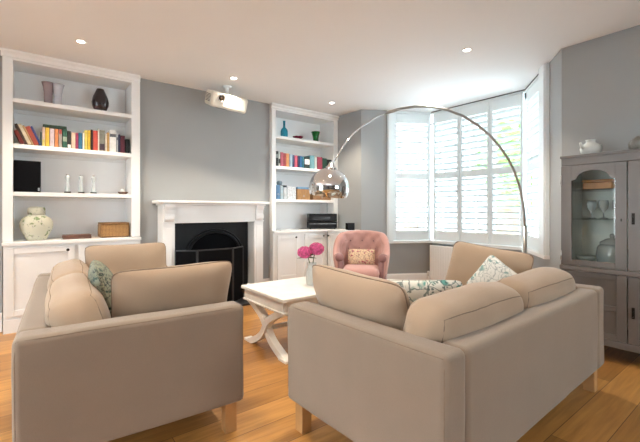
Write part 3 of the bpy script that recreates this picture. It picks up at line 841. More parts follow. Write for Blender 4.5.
b = B(); bbox(b, WX, XF-.004, YL0, YR1, .972, 1.192, .004); bbox(b, WX, XF+.03, YL0-.02, YR1+.02, 1.175, 1.196, .004); obj('frieze', T(b), M['white'], t)
b = B(); bbox(b, WX, -4.245, 1.095, 2.485, 1.196, 1.23, .010, 3); obj('mantel_shelf', T(b), M['white'], t)
# cast iron insert
XI = -4.50
t = thing('fireplace_insert', 'black cast iron fireplace insert with an arched opening', 'fireplace insert', (XI, 1.79, 0))
yc, rr, zs = 1.835-1.79, .33, .56
arc = [(yc+rr*math.cos(PI*i/24), zs+rr*math.sin(PI*i/24)*.86) for i in range(25)]
hw = (YR0-YL1)/2-.001
b = B()
prism(b, [(-hw, .021), (yc-rr, .021)] + [p for p in arc[::-1]] + [(yc+rr, .021), (hw, .021), (hw, .970), (-hw, .970)], -.027, .0, 'x'); obj('arched_plate', b, M['black'], t)
b = B(); box(b, -.0268, -.022, -hw, hw, .021, .968); obj('fireback', b, M['mesh'], t)
b = B(); 
for k, (q, r_) in enumerate(((1.02, .016), (1.13, .010))):
    tube(b, [(.004, yc+rr*q*math.cos(PI*i/28), zs+rr*q*math.sin(PI*i/28)*.86) for i in range(29)], r_, 8)
obj('arch_moulding', b, M['black'], t, 9)
b = B(); 
for i in range(7): bbox(b, .002, .02, yc-.26+i*.075, yc-.25+i*.075, .1, .3, .002, 1)
box(b, .0, .022, yc-.3, yc+.3, .09, .10); box(b, .0, .022, yc-.3, yc+.3, .3, .31); obj('grate', b, M['black'], t)
b = B(); bbox(b, XI-.02, -3.99, 1.10, 2.47, .0, .02, .004); tag(obj('hearth', b, M['slate']), 'flat black slate hearth on the floor before the fireplace', 'hearth')
# folding fireguard
t = thing('fireguard', 'black folding mesh fireguard in front of the fireplace', 'fireguard', (-4.12, 1.70, .021))
pts = [Vector((-.14, -.43)), Vector((.0, -.225)), Vector((.0, .20)), Vector((-.14, .40))]
for p, q in zip(pts[:-1], pts[1:]):
    m, L = frame_along(p, q); b = B()
    bm2 = B(); box(bm2, .008, L-.008, -.003, .003, .012, .640, mtx=m); pn = obj('guard_panel', bm2, M['mesh'], t)
    for x0, x1, z0, z1 in ((.002, .013, 0, .655), (L-.013, L-.002, 0, .655), (.013, L-.013, .640, .655), (.013, L-.013, 0.0, .012)): box(b, x0, x1, -.006, .006, z0, z1, mtx=m)
    obj('frame', b, pmat('guard_frame', (.05, .05, .052), .3, .6, nscale=9, namt=.1), pn)

# ------------------------------------------------------------------ projector
t = thing('projector', 'ivory ceiling-mounted projector on the chimney breast', 'projector', (-4.20, 1.86, ZC), 0)
b = B(); lathe(b, [(0, 0), (.055, 0), (.055, -.012), (.03, -.022), (.022, -.03), (.022, -.115), (0, -.115)], 20); obj('ceiling_mount', b, M['white'], t, 9)
PM = Matrix.Translation((.03, -.02, -.185)) @ Matrix.Rotation(R(-6), 4, 'Z') @ Matrix.Rotation(R(20), 4, 'Y') @ Matrix.Rotation(R(-5), 4, 'X') @ Matrix.Scale(1.08, 4)
b = B(); rbox(b, -.14, .14, -.20, .20, -.085, .075, .03, 3); b.transform(PM); body = obj('body', b, M['proj'], t, 9)
b = B(); lathe(b, [(.040, 0), (.040, .014), (.033, .016), (.030, .004), (0, .0)], 20); b.transform(PM @ Matrix.Translation((.138, -.10, .022)) @ Matrix.Rotation(PI/2, 4, 'Y')); ring = obj('lens_ring', b, M['steel'], body, 9)
b = B(); lathe(b, [(0, .010), (.018, .008), (.030, .003), (.030, 0)], 20); b.transform(PM @ Matrix.Translation((.1385, -.10, .022)) @ Matrix.Rotation(PI/2, 4, 'Y')); obj('lens', b, pmat('dark_lens', (.05, .03, .02), .05, nscale=4, namt=.1, coat=1), ring, 9)
b = B(); sphere(b, (.141, -.005, .03), .009, .4, 1, 1, 10); b.transform(PM); obj('sensor', b, M['blackpl'], body, 9)
b = B(); box(b, .06, .13, -.13, -.02, -.0875, -.084); b.transform(PM); obj('vent_grille', b, M['dark'], body)
b = B(); 
for i in range(6): box(b, -.09, .09, -.2025, -.1995, -.04+i*.014, -.034+i*.014)
b.transform(PM); obj('side_vent', b, M['dark'], body)

# ------------------------------------------------------------------ downlights
for x, y, lab in ((-3.86, .354, 'round recessed ceiling downlight nearest the left bookcase'), (-3.88, 1.80, 'round recessed ceiling downlight just in front of the projector'),
                  (-3.95, 3.28, 'round recessed ceiling downlight nearest the right bookcase'), (-1.88, 3.18, 'round recessed ceiling downlight nearest the bay window'),
                  (-1.80, 1.62, None), (-1.88, .354, None), (-3.86, -1.6, None), (-1.88, -1.6, None)):
    lab = lab or 'round recessed ceiling downlight behind the camera position'
    t = thing('downlight', lab, 'ceiling light', (x, y, ZC), group='recessed downlights')
    b = B(); lathe(b, [(.030, -.0005), (.045, -.0005), (.044, -.004), (.031, -.006)], 24); obj('trim_ring', b, M['white'], t, 9)
    b = B(); lathe(b, [(0, -.002), (.030, -.002), (.029, -.0035), (0, -.0045)], 24); obj('bulb_lens', b, M['lightglow'], t, 9)
    l = bpy.data.lights.new('downlight_lamp', 'SPOT'); l.energy = 75; l.color = (1., .87, .70); l.spot_size = R(105); l.spot_blend = .6; l.shadow_soft_size = .03
    lo = bpy.data.objects.new('downlight_lamp', l); COL.objects.link(lo); lo.location = (0, 0, -.012); lo.parent = t

# unseen uplighters added behind the camera to brighten the ceiling
for x, y, lab in ((1.5, -1.3, 'added black uplighter behind the camera, brightening the ceiling by the side wall'), (-2.9, -2.6, 'added black uplighter brightening the ceiling by the garden doors')):
    t = thing('added_uplighter', lab, 'floor lamp', (x, y, 0))
    b = B(); lathe(b, [(0, 0), (.13, 0), (.13, .02), (.02, .03), (0, .03)], 24); obj('base', b, M['blackpl'], t, 9)
    b = B(); tube(b, [(0, 0, .03), (0, 0, 1.62)], .012, 10); obj('pole', b, M['blackpl'], t, 9)
    b = B(); lathe(b, [(.02, 1.62), (.08, 1.66), (.14, 1.74), (.136, 1.74), (.07, 1.665), (0, 1.64)], 28); obj('bowl_shade', b, M['blackpl'], t, 9)
    l = bpy.data.lights.new('added_ceiling_spot', 'SPOT'); l.energy = 480; l.color = (.97, .985, 1.); l.spot_size = R(150); l.spot_blend = .9; l.shadow_soft_size = .1
    lo = bpy.data.objects.new('added_ceiling_spot', l); COL.objects.link(lo); lo.location = (0, 0, 1.70); lo.rotation_euler = (PI, 0, 0); lo.parent = t

# ------------------------------------------------------------------ radiator
t = thing('radiator', 'white panel radiator under the bay window', 'radiator', (-2.745, 4.72, 0))
b = B(); bbox(b, -.63, .63, -.03, .02, .10, .605, .008, 2)
for i in range(30): box(b, -.60+i*.0405, -.58+i*.0405, -.032, -.029, .14, .57)
obj('panel', b, M['rad'], t)
b = B(); box(b, -.63, .63, -.022, .015, .605, .612); obj('top_grille', b, M['line'], t)
for s in (-1, 1):
    b = B(); tube(b, [(s*.63, -.005, .14), (s*.665, -.005, .14)], .010, 8); tube(b, [(s*.665, -.005, .0), (s*.665, -.005, .14)], .008, 8); lathe(b, [(0, 0), (.018, 0), (.02, .05), (.014, .07), (0, .07)], 14, (s*.665, -.005, .14)); obj('valve', b, M['rad'], t, 9)
for s in (-1, 1):
    b = B(); box(b, s*.4-.02, s*.4+.02, .02, .048, .2, .5); obj('bracket', b, M['rad'], t)

# ------------------------------------------------------------------ sofas
def sofa(label, loc, rz, L, seed):
    t = thing('sofa', label, 'sofa', loc, rz, 'pair of tan two-seat sofas')
    D, H, AT, Z0, BT = .915, .645, .135, .155, .115
    def seamline(b, pts, closed=False): tube(b, pts, .0022, 6, closed=closed)
    def fit(bv, pts): return [bv.find_nearest(Vector(p))[0] for p in pts]
    for x0 in (0, L-AT):
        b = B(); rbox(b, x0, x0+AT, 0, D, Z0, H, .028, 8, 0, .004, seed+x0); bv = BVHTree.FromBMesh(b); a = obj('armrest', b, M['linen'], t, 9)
        b = B()
        for xx in (x0+.004, x0+AT-.004): seamline(b, fit(bv, [(xx, .012+i*(D-.024)/14, H-.008) for i in range(15)]))
        oxx = x0+.004 if x0 == 0 else x0+AT-.004
        for yy in (.008, D-.008): seamline(b, fit(bv, [(oxx, yy, Z0+.01+i*(H-Z0-.02)/8) for i in range(9)]))
        obj('seam', b, M['seam'], a, 9)
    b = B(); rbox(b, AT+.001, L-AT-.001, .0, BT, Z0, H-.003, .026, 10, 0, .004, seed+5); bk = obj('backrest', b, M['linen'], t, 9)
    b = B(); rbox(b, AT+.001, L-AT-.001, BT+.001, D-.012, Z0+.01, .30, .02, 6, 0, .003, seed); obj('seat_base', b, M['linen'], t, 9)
    n = 2; w = (L-2*AT)/n
    for i in range(n):
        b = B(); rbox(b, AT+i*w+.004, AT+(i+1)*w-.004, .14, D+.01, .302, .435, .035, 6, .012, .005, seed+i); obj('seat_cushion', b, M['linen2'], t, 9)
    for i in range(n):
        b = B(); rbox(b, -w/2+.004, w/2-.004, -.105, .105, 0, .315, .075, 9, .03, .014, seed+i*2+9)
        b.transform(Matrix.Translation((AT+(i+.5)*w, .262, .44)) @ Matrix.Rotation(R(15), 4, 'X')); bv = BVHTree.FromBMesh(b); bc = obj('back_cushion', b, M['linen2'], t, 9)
        b = B()
        mt = Matrix.Translation((AT+(i+.5)*w, .262, .44)) @ Matrix.Rotation(R(15), 4, 'X')
        for yy in (-.10, .10):
            hx_, z0_, z1_ = w/2-.02, .02, .325
            loop = [(-hx_+2*hx_*k/16, z1_) for k in range(17)] + [(hx_, z1_-(z1_-z0_)*k/6) for k in range(1, 7)] + [(hx_-2*hx_*k/16, z0_) for k in range(1, 17)] + [(-hx_, z0_+(z1_-z0_)*k/6) for k in range(1, 6)]
            seamline(b, fit(bv, [mt @ Vector((x, yy, z)) for x, z in loop]), True)
        obj('seam', b, M['seam'], bc, 9)
    for x in (.035, L-.095):
        for y in (.03, D-.09):
            b = B(); bbox(b, x, x+.06, y, y+.06, 0, Z0+.012, .004); obj('leg', b, M['oak'], t)
    return t
SL = sofa('tan linen two-seat sofa on the left, its end towards the viewer', (-3.53, .045, 0), R(-3.2), 1.76, 1)
SR = sofa('tan linen two-seat sofa in the foreground right, seen from behind', (-.700, 1.06, 0), R(91.4), 1.77, 4)

# loose cushions
GT = 'plain tan scatter cushions'
cushion('large plain tan cushion leaning on the near arm of the left sofa', .60, .42, .17, (-2.065, .60, .452), R(90-2), R(20), M['linen2'], seed=1, roll=R(-1), group=GT)
cushion('plain tan cushion leaning on the far arm of the left sofa, before the fireplace', .60, .42, .17, (-3.22, .62, .452), R(-92), R(18), M['linen2'], seed=2, group=GT)
cushion('plain tan cushion leaning on the near arm of the right sofa', .66, .40, .20, (-1.335, 1.365, .452), R(-1), R(22), M['linen2'], seed=3, roll=R(2), group=GT)
cushion('large plain tan cushion standing at the far arm of the right sofa, below the radiator', .60, .43, .15, (-1.40, 2.50, .452), R(182), R(17), M['linen2'], seed=4, roll=R(-6), group=GT)
cushion('dark dense floral cushion tucked behind the near cushion of the left sofa', .42, .42, .12, (-2.28, .41, .45), R(-6), R(20), M['flo3'], seed=5, pipe=M['flo3'])
cushion('wide white cushion with teal floral print in the right sofa', .50, .30, .13, (-1.38, 1.77, .452), R(50), R(20), M['flo1'], seed=6, pipe=M['flo1'], pin=.03)
o = cushion('small white leaf-print cushion standing on its corner against a tan cushion', .27, .27, .10, (-1.27, 2.33, .437), R(195), R(20), M['flo2'], seed=7, pipe=M['flo2'], pin=.04)
o.matrix_world = Matrix.Translation((-1.205, 2.36, .655)) @ Matrix.Rotation(R(8), 4, 'Z') @ Matrix.Rotation(R(-14), 4, 'X') @ Matrix.Rotation(R(34), 4, 'Y') @ Matrix.Translation((0, 0, -.135))

# ------------------------------------------------------------------ coffee table
TX0, TX1, TY0, TY1, TH = -2.96, -2.28, 1.44, 2.52, .475
t = thing('coffee_table', 'white distressed coffee table with crossed legs between the sofas', 'coffee table', ((TX0+TX1)/2, (TY0+TY1)/2, 0))
hx, hy = (TX1-TX0)/2, (TY1-TY0)/2
b = B(); bbox(b, -hx, hx, -hy, hy, TH-.028, TH, .006, 2); obj('tabletop', b, M['table'], t)
b = B()
for s in (-1, 1):
    bbox(b, -hx+.03, hx-.03, s*(hy-.03)-.012, s*(hy-.03)+.012, TH-.11, TH-.028, .003, 1)
    bbox(b, s*(hx-.035)-.012, s*(hx-.035)+.012, -hy+.04, hy-.04, TH-.11, TH-.028, .003, 1)
    bbox(b, -hx+.015, hx-.015, s*(hy-.03)-.022, s*(hy-.03)+.022, TH-.118, TH-.104, .003, 1)
obj('apron', b, M['table'], t)
def sweep_leg(s, yy):
    """curved leg from upper side -s to foot side s"""
    b = B(); n = 14; wd = .028; th = .05
    prev = None
    for i in range(n+1):
        u = i/n
        x = -s*(hx-.06)*(1-2*u) ; bow = .055*math.sin(u*PI)*0
        xx = -s*(hx-.06) + 2*s*(hx-.06)*(u + .10*math.sin(2*PI*u))
        z = (TH-.112)*(1-u)
        dx = 2*s*(hx-.06)*(1+.2*PI*math.cos(2*PI*u)); dz = -(TH-.112)
        d = Vector((dx, dz)).normalized(); nn = Vector((-d.y, d.x))
        c = Vector((xx, z))
        ring = [b.verts.new((c.x+nn.x*a*th/2, yy+w_*wd, max(0.0, c.y+nn.y*a*th/2))) for a, w_ in ((-1, -1), (1, -1), (1, 1), (-1, 1))]
        if prev:
            for k in range(4): b.faces.new((prev[k], prev[(k+1) % 4], ring[(k+1) % 4], ring[k]))
        else: b.faces.new(ring)
        prev = ring
    b.faces.new(prev[::-1])
    return b
for yy in (-hy+.06, hy-.06):
    for s in (-1, 1):
        lg = obj('leg', sweep_leg(s, yy+(.006 if s > 0 else -.006)), M['table'], t, R(40))
        b = B(); bbox(b, s*(hx-.06)-.055, s*(hx-.06)+.055, yy-.035, yy+.035, 0, .022, .004); obj('foot_block', b, M['table'], lg)
    b = B(); lathe(b, [(0, .04), (.03, .036), (.034, .02), (.02, .0)], 16); b.transform(Matrix.Translation((0, yy-math.copysign(0, yy), (TH-.112)/2)) @ Matrix.Translation((0, math.copysign(-.034, -yy), 0)) @ Matrix.Rotation(PI/2*(1 if yy < 0 else -1), 4, 'X')); obj('rosette', b, M['table'], t, 9)
b = B(); tube(b, [(0, -hy+.07, .175), (0, hy-.07, .175)], .018, 10); obj('stretcher', b, M['table'], t, 9)
# vase and flowers
vx, vy = -2.595, 1.93
b = B(); lathe(b, [(0, 0), (.040, 0), (.046, .01), (.052, .06), (.046, .12), (.036, .155), (.042, .19), (.039, .19), (.032, .155), (.042, .11), (.044, .03), (0, .015)], 24)
o = obj('flower_vase', b, M['ceramic'], smooth=9); o.location = (vx, vy, TH+.0005); tag(o, 'small white vase holding pink flowers on the coffee table', 'vase')
def hydrangea(label, dx, dy, z, r, seed):
    t = thing('hydrangea', label, 'flower', (vx, vy, TH+.02), group='pink hydrangeas in the vase')
    b = B(); tube(b, [(0, 0, .0), (dx*.1, dy*.1, .13), (dx*.5, dy*.5, z*.8), (dx, dy, z)], .004, 6); obj('stem', b, M['leaf'], t, 9)
    rnd = random.Random(seed); b = B()
    for i in range(170):
        g = (i+.5)/170; ph = math.acos(1-2*g); th = PI*(1+5**.5)*i
        n = Vector((math.cos(th)*math.sin(ph), math.sin(th)*math.sin(ph), math.cos(ph)))
        c = Vector((dx, dy, z)) + Vector((n.x, n.y, n.z*.8))*r*rnd.uniform(.88, 1.05)
        u = n.orthogonal().normalized(); v = n.cross(u); a0 = rnd.uniform(0, 6)
        for k in range(4):
            a = a0 + k*PI/2; e = u*math.cos(a)+v*math.sin(a); f = n.cross(e); s = rnd.uniform(.011, .015)
            b.faces.new([b.verts.new(c), b.verts.new(c+e*s*.6+f*s*.5+n*.004), b.verts.new(c+e*s*1.1+n*.001), b.verts.new(c+e*s*.6-f*s*.5+n*.004)])
    sphere(b, (dx, dy, z), r*.86, 1, 1, .8, 12)
    obj('bloom', b, M['flw'], t)
    b = B()
    for a in (rnd.uniform(0, 3), rnd.uniform(3, 6)):
        d = Vector((math.cos(a), math.sin(a), 0)); p = Vector((dx*.7, dy*.7, z-.05)); s = Vector((-d.y, d.x, 0))
        b.faces.new([b.verts.new(p), b.verts.new(p+d*.035+s*.022+Vector((0, 0, .01))), b.verts.new(p+d*.09-Vector((0, 0, .005))), b.verts.new(p+d*.035-s*.022+Vector((0, 0, .01)))])
    obj('leaf', b, M['leaf'], t)
hydrangea('deep pink hydrangea bloom on the left of the vase, lower of the two', -.035, -.05, .262, .060, 3)
hydrangea('bright pink hydrangea bloom on the right of the vase, higher of the two', .022, .035, .292, .062, 8)

# ------------------------------------------------------------------ pink armchair
t = thing('tub_armchair', 'pink velvet buttoned tub armchair in front of the bay', 'armchair', (-3.29, 3.20, 0), R(43))
t.scale = (.90, .94, .96)
# local: faces +x? chair opens towards local -y
def tub_point(th, r, z):   # th 0 = back centre (local +y)
    return Vector((math.sin(th)*r*1.0, math.cos(th)*r*1.02, z))
def toph(th):
    a = abs(th)
    if a < R(52): return .89 - .02*(a/R(52))**2
    k = min(1, (a-R(52))/R(62)); k = k*k*(3-2*k)
    return .87 - .26*k
b = B(); n = 44; rows = []
for i in range(n+1):
    th = R(-118) + R(236)*i/n
    zt = toph(th); prof = []
    flare_ = .03
    m_ = 10
    for j in range(m_+1):                # inner face, up
        u = j/m_; z = .30 + (zt-.04-.30)*u
        tuft = .018*math.cos(th*11)*math.cos(u*PI*5)
        prof.append((.235 + .065*u + tuft*(u > .25), z))
    for j in range(1, 6):                # rolled top
        a = PI*j/6
        prof.append((.30+.045*(1-math.cos(a)), zt-.04+.045*math.sin(a)))
    prof += [(.385, zt-.06), (.365, zt*.72), (.345, .35), (.335, .15)]
    rows.append([b.verts.new(tub_point(th, r, z)) for r, z in prof])
for a, c in zip(rows[:-1], rows[1:]):
    for k in range(len(a)-1): b.faces.new((a[k], a[k+1], c[k+1], c[k]))
b.faces.new(rows[0]); b.faces.new(rows[-1][::-1])
back = obj('backrest', b, M['pink'], t, 9)
b = B()
for r_, zz, off in ((.276, .56, 0), (.288, .66, .5), (.297, .76, 0)):
    for k in range(-3, 4):
        th = R(17)*(k+off)
        if abs(th) < R(58): sphere(b, tub_point(th, r_-.002, zz), .011, 1, 1, 1, 8)
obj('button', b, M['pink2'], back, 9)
for s in (-1, 1):
    th = s*R(112); p = tub_point(th, .315, .575)
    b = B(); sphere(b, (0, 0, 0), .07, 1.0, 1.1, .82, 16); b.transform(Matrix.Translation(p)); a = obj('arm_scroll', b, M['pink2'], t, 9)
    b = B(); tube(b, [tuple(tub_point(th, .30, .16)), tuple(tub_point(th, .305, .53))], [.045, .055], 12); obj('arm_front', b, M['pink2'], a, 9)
b = B(); rbox(b, -.235, .235, -.34, .17, .32, .465, .06, 6, .012, .004, 2); obj('seat_cushion', b, M['pink'], t, 9)
b = B(); rbox(b, -.25, .25, -.32, .18, .15, .325, .03, 5, 0, .002, 2); obj('seat_base', b, M['pink'], t, 9)
for x in (-.2, .2):
    for y in (-.27, .2):
        b = B(); lathe(b, [(0, 0), (.014, 0), (.016, .03), (.024, .155), (0, .155)], 12, (x, y, 0)); obj('leg', b, M['tray'], t, 9)
am = t.matrix_basis
cm = Matrix.Translation((-3.29, 3.20, 0)) @ Matrix.Rotation(R(43), 4, 'Z')
o = cushion('small cream cushion with pink floral print on the pink armchair', .33, .19, .09, (0, 0, 0), 0, 0, M['flo4'], seed=9, pipe=M['flo4'], pin=.03)
o.matrix_world = cm @ Matrix.Translation((.0, .025, .457)) @ Matrix.Rotation(R(-22), 4, 'X')

# ------------------------------------------------------------------ arc lamp
fwv = Vector((-SN, CS, 0)); rtv = Vector((CS, SN, 0))
pole = Vector((-1.695, 3.925, 0)); shade = Vector((-2.33, 1.905, 0)); cam0 = Vector((0, 0, EYE))
pd = (shade-pole); plen = pd.length; pd.normalize(); nrm = Vector((-pd.y, pd.x, 0))
def on_arc(px, py):
    d = fwv + rtv*((px-CX_)/F_) + Vector((0, 0, (H_-py)/F_))
    k = (pole-cam0).dot(nrm)/d.dot(nrm); return cam0 + d*k - pole
t = thing('arc_floor_lamp', 'chrome arc floor lamp curving from the bay over the coffee table', 'floor lamp', tuple(pole))
b = B(); bbox(b, -.12, .12, -.09, .09, 0, .17, .012, 2); obj('base', b, M['marble'], t)
zs_ = on_arc(525, 226).z
b = B(); tube(b, [(0, 0, .17), (0, 0, zs_)], .023, 14); obj('pole', b, M['steel'], t, 9)
ap = [(525, 228), (524.2, 215), (522.5, 201), (519.5, 187), (515, 173), (508.5, 159.5), (500, 147), (489.5, 135), (477.5, 125), (463, 116), (447, 109.8), (431, 106.8), (415, 106.6), (400, 109), (386.5, 113)]
b = B(); tube(b, [on_arc(*p) for p in ap], [.0125]*len(ap), 12); arm = obj('arc_arm', b, M['steel'], t, 9)
p0, p1 = on_arc(389, 112.3), on_arc(331.5, 168)
pts = [on_arc(*p) for p in ((389, 112.3), (376, 117.5), (364, 124.8), (353, 134), (343, 146), (334.5, 161))]
b = B(); tube(b, pts, [.0055]*len(pts), 10); obj('inner_arm', b, M['chrome'], t, 9)
e = pts[-1]
rs = .162
sc = Vector((shade.x, shade.y, 0))-pole
b = B()
zc_ = 1.30     # rim of the dome
lathe(b, [(rs*math.cos(a), rs*math.sin(a)) for a in [R(-22)+R(112)*i/22 for i in range(22)]] + [(0.0, rs)], 40)
lathe(b, [((rs-.004)*math.cos(a), (rs-.004)*math.sin(a)) for a in [R(-22)+R(112)*i/22 for i in range(22)]] + [(0.0, rs-.004)], 40)
tilt = Matrix.Translation((sc.x, sc.y, zc_)) @ Matrix.Rotation(R(10), 4, 'Y')
b.transform(tilt); sh = obj('lamp_shade', b, M['chrome'], t, 9)
b = B(); lathe(b, [(0, 0), (.045, 0), (.045, .012), (.030, .022), (.018, .05), (.014, .055), (0, .055)], 20, (0, 0, rs-.006)); b.transform(tilt); obj('shade_cap', b, M['chrome'], sh, 9)
b = B(); tube(b, [tuple(e), tuple(tilt @ Vector((0, 0, rs+.045)))], .007, 10); obj('shade_stem', b, M['chrome'], sh, 9)
b = B(); sphere(b, (0, 0, .03), .04, 1, 1, 1.2, 14); b.transform(tilt); obj('bulb', b, M['ceramic'], sh, 9)

# ------------------------------------------------------------------ grey display cabinet
CXL, CXR, CYF, CYB = -1.185, -.325, 3.375, 3.80
t = thing('display_cabinet', 'grey painted display cabinet with arched glass doors by the bay', 'display cabinet', ((CXL+CXR)/2, CYB, 0))
hw = (CXR-CXL)/2; dp = CYF-CYB
def P(name, b, m, par=None, sm=None): return obj(name, b, m, par or t, sm)
b = B(); bbox(b, -hw, hw, dp+.02, 0, 1.475, 1.555, .006, 2); bbox(b, -hw-.006, hw+.006, dp+.012, 0, 1.535, 1.557, .004); P('cornice', b, M['cab'])
for s in (-1, 1):
    b = B(); bbox(b, min(s*hw, s*(hw-.022)), max(s*hw, s*(hw-.022)), dp+.02, 0, .115, 1.475, .003); P('side_panel', b, M['cab'])
b = B(); box(b, -hw+.022, hw-.022, -.012, 0, .16, 1.475); P('back_panel', b, M['cabin'])
b = B(); box(b, -hw+.022, hw-.022, dp+.021, -.012, .115, .16); P('bottom_board', b, M['cab'])
b = B(); box(b, -hw+.022, hw-.022, dp+.021, -.012, .655, .68); P('cabinet_deck', b, M['cabin'])
for s in (-1, 1):
    b = B(); box(b, min(s*(hw-.022), s*(hw-.026)), max(s*(hw-.022), s*(hw-.026)), dp+.024, -.012, .68, 1.474); P('brightening_liner', b, M['cabin'])  # thin liners added to brighten the inside of the cabinet
b = B(); bbox(b, -hw-.004, hw+.004, dp-.004, dp+.02, .648, .684, .006, 2); P('mid_rail', b, M['cab'])
b = B(); bbox(b, -hw, hw, dp-.002, dp+.02, .115, .165, .004); P('bottom_rail', b, M['cab'])
for x in (-hw+.03, hw-.03):
    for y in (dp+.05, -.04):
        b = B(); bbox(b, x-.025, x+.025, y-.025, y+.025, 0, .116, .004); P('foot', b, M['cab'])
for z in (1.055, 1.285):
    b = B(); box(b, -hw+.023, hw-.023, dp+.06, -.014, z-.008, z, mtx=Matrix.Diagonal((.994, 1, 1, 1))); P('glass_shelf', b, M['cabglass'])
for s in (-1, 1):
    x0, x1 = (-hw+.012, -.003) if s < 0 else (.003, hw-.012)
    z0, z1 = .688, 1.472; st = .068
    b = B(); ya, yb2 = dp, dp+.02
    bbox(b, x0, x0+st, ya, yb2, z0, z1, .003); bbox(b, x1-st, x1, ya, yb2, z0, z1, .003); bbox(b, x0+st, x1-st, ya, yb2, z0, z0+.045, .003)
    gx0, gx1 = x0+st, x1-st; cx = (gx0+gx1)/2; w2 = (gx1-gx0)/2
    zsp, zap = 1.355, 1.428
    archp = [(gx0, zsp)] + [(cx-(w2-.035)*math.cos(PI*i/20), zsp+.012+(zap-zsp-.012)*math.sin(PI*i/20)) for i in range(21)] + [(gx1, zsp)]
    prism(b, [(gx0, z1), (gx1, z1)] + archp[::-1], ya, yb2, 'y')
    d = P('door', b, M['cab'])
    b = B(); box(b, gx0-.005, gx1+.005, ya+.009, ya+.013, z0+.04, zap+.005); obj('glass_pane', b, M['cabglass'], d)
    b = B(); xk = x1-.032 if s < 0 else x0+.030
    if s > 0:
        bbox(b, xk-.009, xk+.009, ya-.004, ya, 1.02, 1.10, .002); tube(b, [(xk, ya-.004, 1.075), (xk, ya-.02, 1.07), (xk, ya-.022, 1.04), (xk, ya-.008, 1.035)], .005, 8); obj('drop_handle', b, M['dark'], d, R(40))
    else:
        bbox(b, xk-.004, xk+.004, ya-.003, ya, 1.04, 1.06, .001, 1); obj('keyhole', b, M['dark'], d)
    b = B(); xh = x0-.004 if s < 0 else x1+.004
    for zz in (.76, 1.36): tube(b, [(xh, ya-.003, zz-.03), (xh, ya-.003, zz+.03)], .006, 8); sphere(b, (xh, ya-.003, zz+.034), .007, seg=8); sphere(b, (xh, ya-.003, zz-.034), .007, seg=8)
    obj('hinge', b, M['steel'], d, 9)
    # lower door, two sunk panels
    z0, z1 = .168, .645; st = .06; b = B()
    bbox(b, x0, x0+st, ya, yb2, z0, z1, .003); bbox(b, x1-st, x1, ya, yb2, z0, z1, .003)
    for e, f in ((z0, z0+.04), (.375, .415), (z1-.035, z1)): bbox(b, x0+st, x1-st, ya, yb2, e, f, .003)
    box(b, x0+st-.002, x1-st+.002, ya+.010, yb2, z0+.03, z1-.03)
    d = P('door', b, M['cab'])
    if s > 0:
        b = B(); bbox(b, xk-.009, xk+.009, ya-.004, ya, .35, .43, .002); tube(b, [(xk, ya-.004, .405), (xk, ya-.02, .40), (xk, ya-.022, .37), (xk, ya-.008, .365)], .005, 8); obj('drop_handle', b, M['dark'], d, R(40))
# things inside and on top
cx0 = (CXL+CXR)/2
b = B(); rbox(b, -.10, .10, -.05, .05, 0, .06, .012, 3); o = obj('reflection_box', b, M['amber'], smooth=9); o.location = (-.985, 3.60, 1.2855); tag(o, 'amber box standing in for a reflection in the grey cabinet glass', 'box')  # solid box put in for an amber reflection in the glass
b = B(); rbox(b, -.103, .103, -.053, .053, .061, .08, .008, 3); obj('lid', b, M['amber'], o, 9)
gl = [(0, 0), (.026, 0), (.027, .004), (.005, .009), (.004, .05), (.012, .06), (.030, .085), (.034, .12), (.030, .145), (.028, .145), (.031, .12), (.027, .088), (0, .064)]
for i, (x, y, lab) in enumerate(((-1.04, 3.62, 'clear wine glass at the left of the middle shelf in the grey cabinet'), (-.955, 3.60, 'clear wine glass in the middle of the middle shelf in the grey cabinet'), (-.87, 3.62, 'clear wine glass at the right of the middle shelf in the grey cabinet'))):
    vase('wine_glass', lab, M['frost'], gl, (x, y, 1.0555), 'glass', group='wine glasses in the cabinet')
t2 = thing('glass_tureen', 'large glass jar with a lid at the bottom of the grey cabinet', 'jar', (-.90, 3.60, .6805))
b = B(); lathe(b, [(0, 0), (.075, 0), (.095, .02), (.105, .08), (.095, .15), (.075, .175), (.07, .175), (.09, .14), (.098, .08), (.085, .02), (0, .012)], 26); obj('jar_body', b, M['frost'], t2, 9)
b = B(); lathe(b, [(.082, .176), (.078, .19), (.04, .215), (.012, .222), (.016, .24), (.010, .255), (0, .257)], 24); obj('lid', b, M['frost'], t2, 9)
vase('bowl', 'pale ceramic bowl at the bottom left inside the grey cabinet', M['ceramic'], [(0, 0), (.03, 0), (.035, .01), (.065, .05), (.07, .07), (.066, .07), (.04, .02), (0, .014)], (-1.07, 3.58, .6805), 'bowl')
t2 = thing('ceramic_jug', 'round white ceramic jug standing on top of the grey cabinet', 'jug', (-1.03, 3.56, 1.5575), R(60))
t2.scale = (1., 1., .96)
b = B(); lathe(b, [(0, 0), (.04, 0), (.045, .006), (.068, .03), (.074, .06), (.062, .09), (.035, .108), (.03, .122), (.038, .134), (.034, .134), (.026, .12), (.05, .09), (0, .03)], 28); obj('jug_body', b, M['ceramic'], t2, 9)
b = B(); tube(b, [(.060, 0, .09), (.095, 0, .10), (.105, 0, .07), (.085, 0, .04), (.066, 0, .035)], .007, 8); obj('handle', b, M['ceramic'], t2, 9)
b = B(); tube(b, [(-.06, 0, .06), (-.085, 0, .085), (-.095, 0, .11)], [.016, .011, .008], 8); obj('spout', b, M['ceramic'], t2, 9)
vase('ribbed_pot', 'squat grey ribbed pot on top of the grey cabinet at its right', M['pot'], [(0, 0), (.055, 0), (.085, .025), (.092, .055), (.078, .085), (.05, .10), (.046, .11), (.04, .108), (.05, .09), (0, .03)], (-.70, 3.56, 1.5575), 'pot', fn=lambda a, z: 1+.03*math.cos(14*a), seg=56)

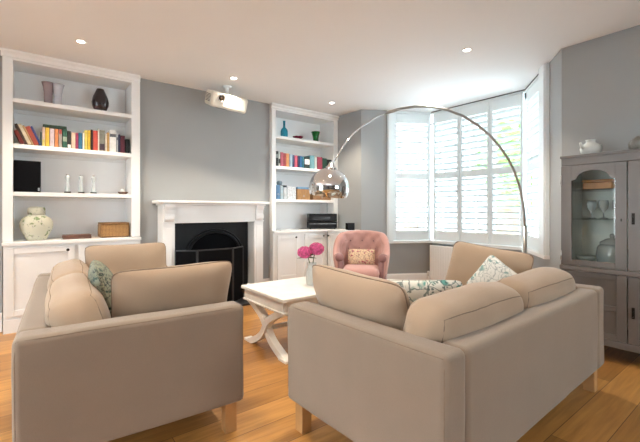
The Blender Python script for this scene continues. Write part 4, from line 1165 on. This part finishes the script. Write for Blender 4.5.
# ------------------------------------------------------------------ light and camera
W = bpy.data.worlds.new('sky'); S.world = W; W.use_nodes = True
N = W.node_tree.nodes; Lk = W.node_tree.links
bg = N['Background']; bg.inputs['Strength'].default_value = 13.0
tc = N.new('ShaderNodeTexCoord'); sp = N.new('ShaderNodeSeparateXYZ'); rp = N.new('ShaderNodeValToRGB')
Lk.new(tc.outputs['Generated'], sp.inputs[0]); 
rp.color_ramp.elements[0].position = .0; rp.color_ramp.elements[0].color = (.92, .96, 1., 1)
rp.color_ramp.elements[1].position = 1.; rp.color_ramp.elements[1].color = (.72, .85, 1., 1)
Lk.new(sp.outputs['Z'], rp.inputs['Fac']); Lk.new(rp.outputs['Color'], bg.inputs['Color'])

def portal(p, q, z0, z1, off):
    l = bpy.data.lights.new('window_portal', 'AREA'); l.shape = 'RECTANGLE'; d = q-p
    l.size = d.length; l.size_y = z1-z0; l.cycles.is_portal = True
    o = bpy.data.objects.new('window_portal', l); COL.objects.link(o)
    n = Vector((d.y, -d.x)).normalized()
    if n.dot(Vector((-2.2, 1.0))-(p+q)/2) < 0: n = -n
    c = (p+q)/2 - n*off
    o.location = (c.x, c.y, (z0+z1)/2)
    o.rotation_euler = Vector((-n.x, -n.y, 0)).to_track_quat('Z', 'Y').to_euler()
    return o
for p, q in ((La, B_), (B_, C_), (C_, Ra)): portal(p, q, SILL, ZT, .14)
portal(Vector((DX0, RY)), Vector((DX1, RY)), .05, 2.1, .14)
portal(Vector((RX, KY0)), Vector((RX, KY1)), .85, 2.15, .14)

cd = bpy.data.cameras.new('camera'); cam = bpy.data.objects.new('camera', cd); COL.objects.link(cam)
cam.location = (0, 0, EYE); cam.rotation_euler = (PI/2, 0, R(52.1))
cd.sensor_width = 36; cd.lens = 36*F_/640; cd.shift_x = 0; cd.shift_y = -(221-H_)/640
cd.clip_start = .05
S.camera = cam
S.view_settings.view_transform = 'Standard'
S.view_settings.exposure = 0.54
S.cycles.use_denoising = True
S.cycles.max_bounces = 10; S.cycles.diffuse_bounces = 6; S.cycles.transparent_max_bounces = 16
S.cycles.sample_clamp_indirect = 6
# every label must single out one thing
seen = {}
for o in S.objects:
    if o.parent is None and 'label' in o: seen.setdefault(o['label'], []).append(o.name)
for k, v in seen.items():
    if len(v) > 1: print('SAME LABEL', k, v)
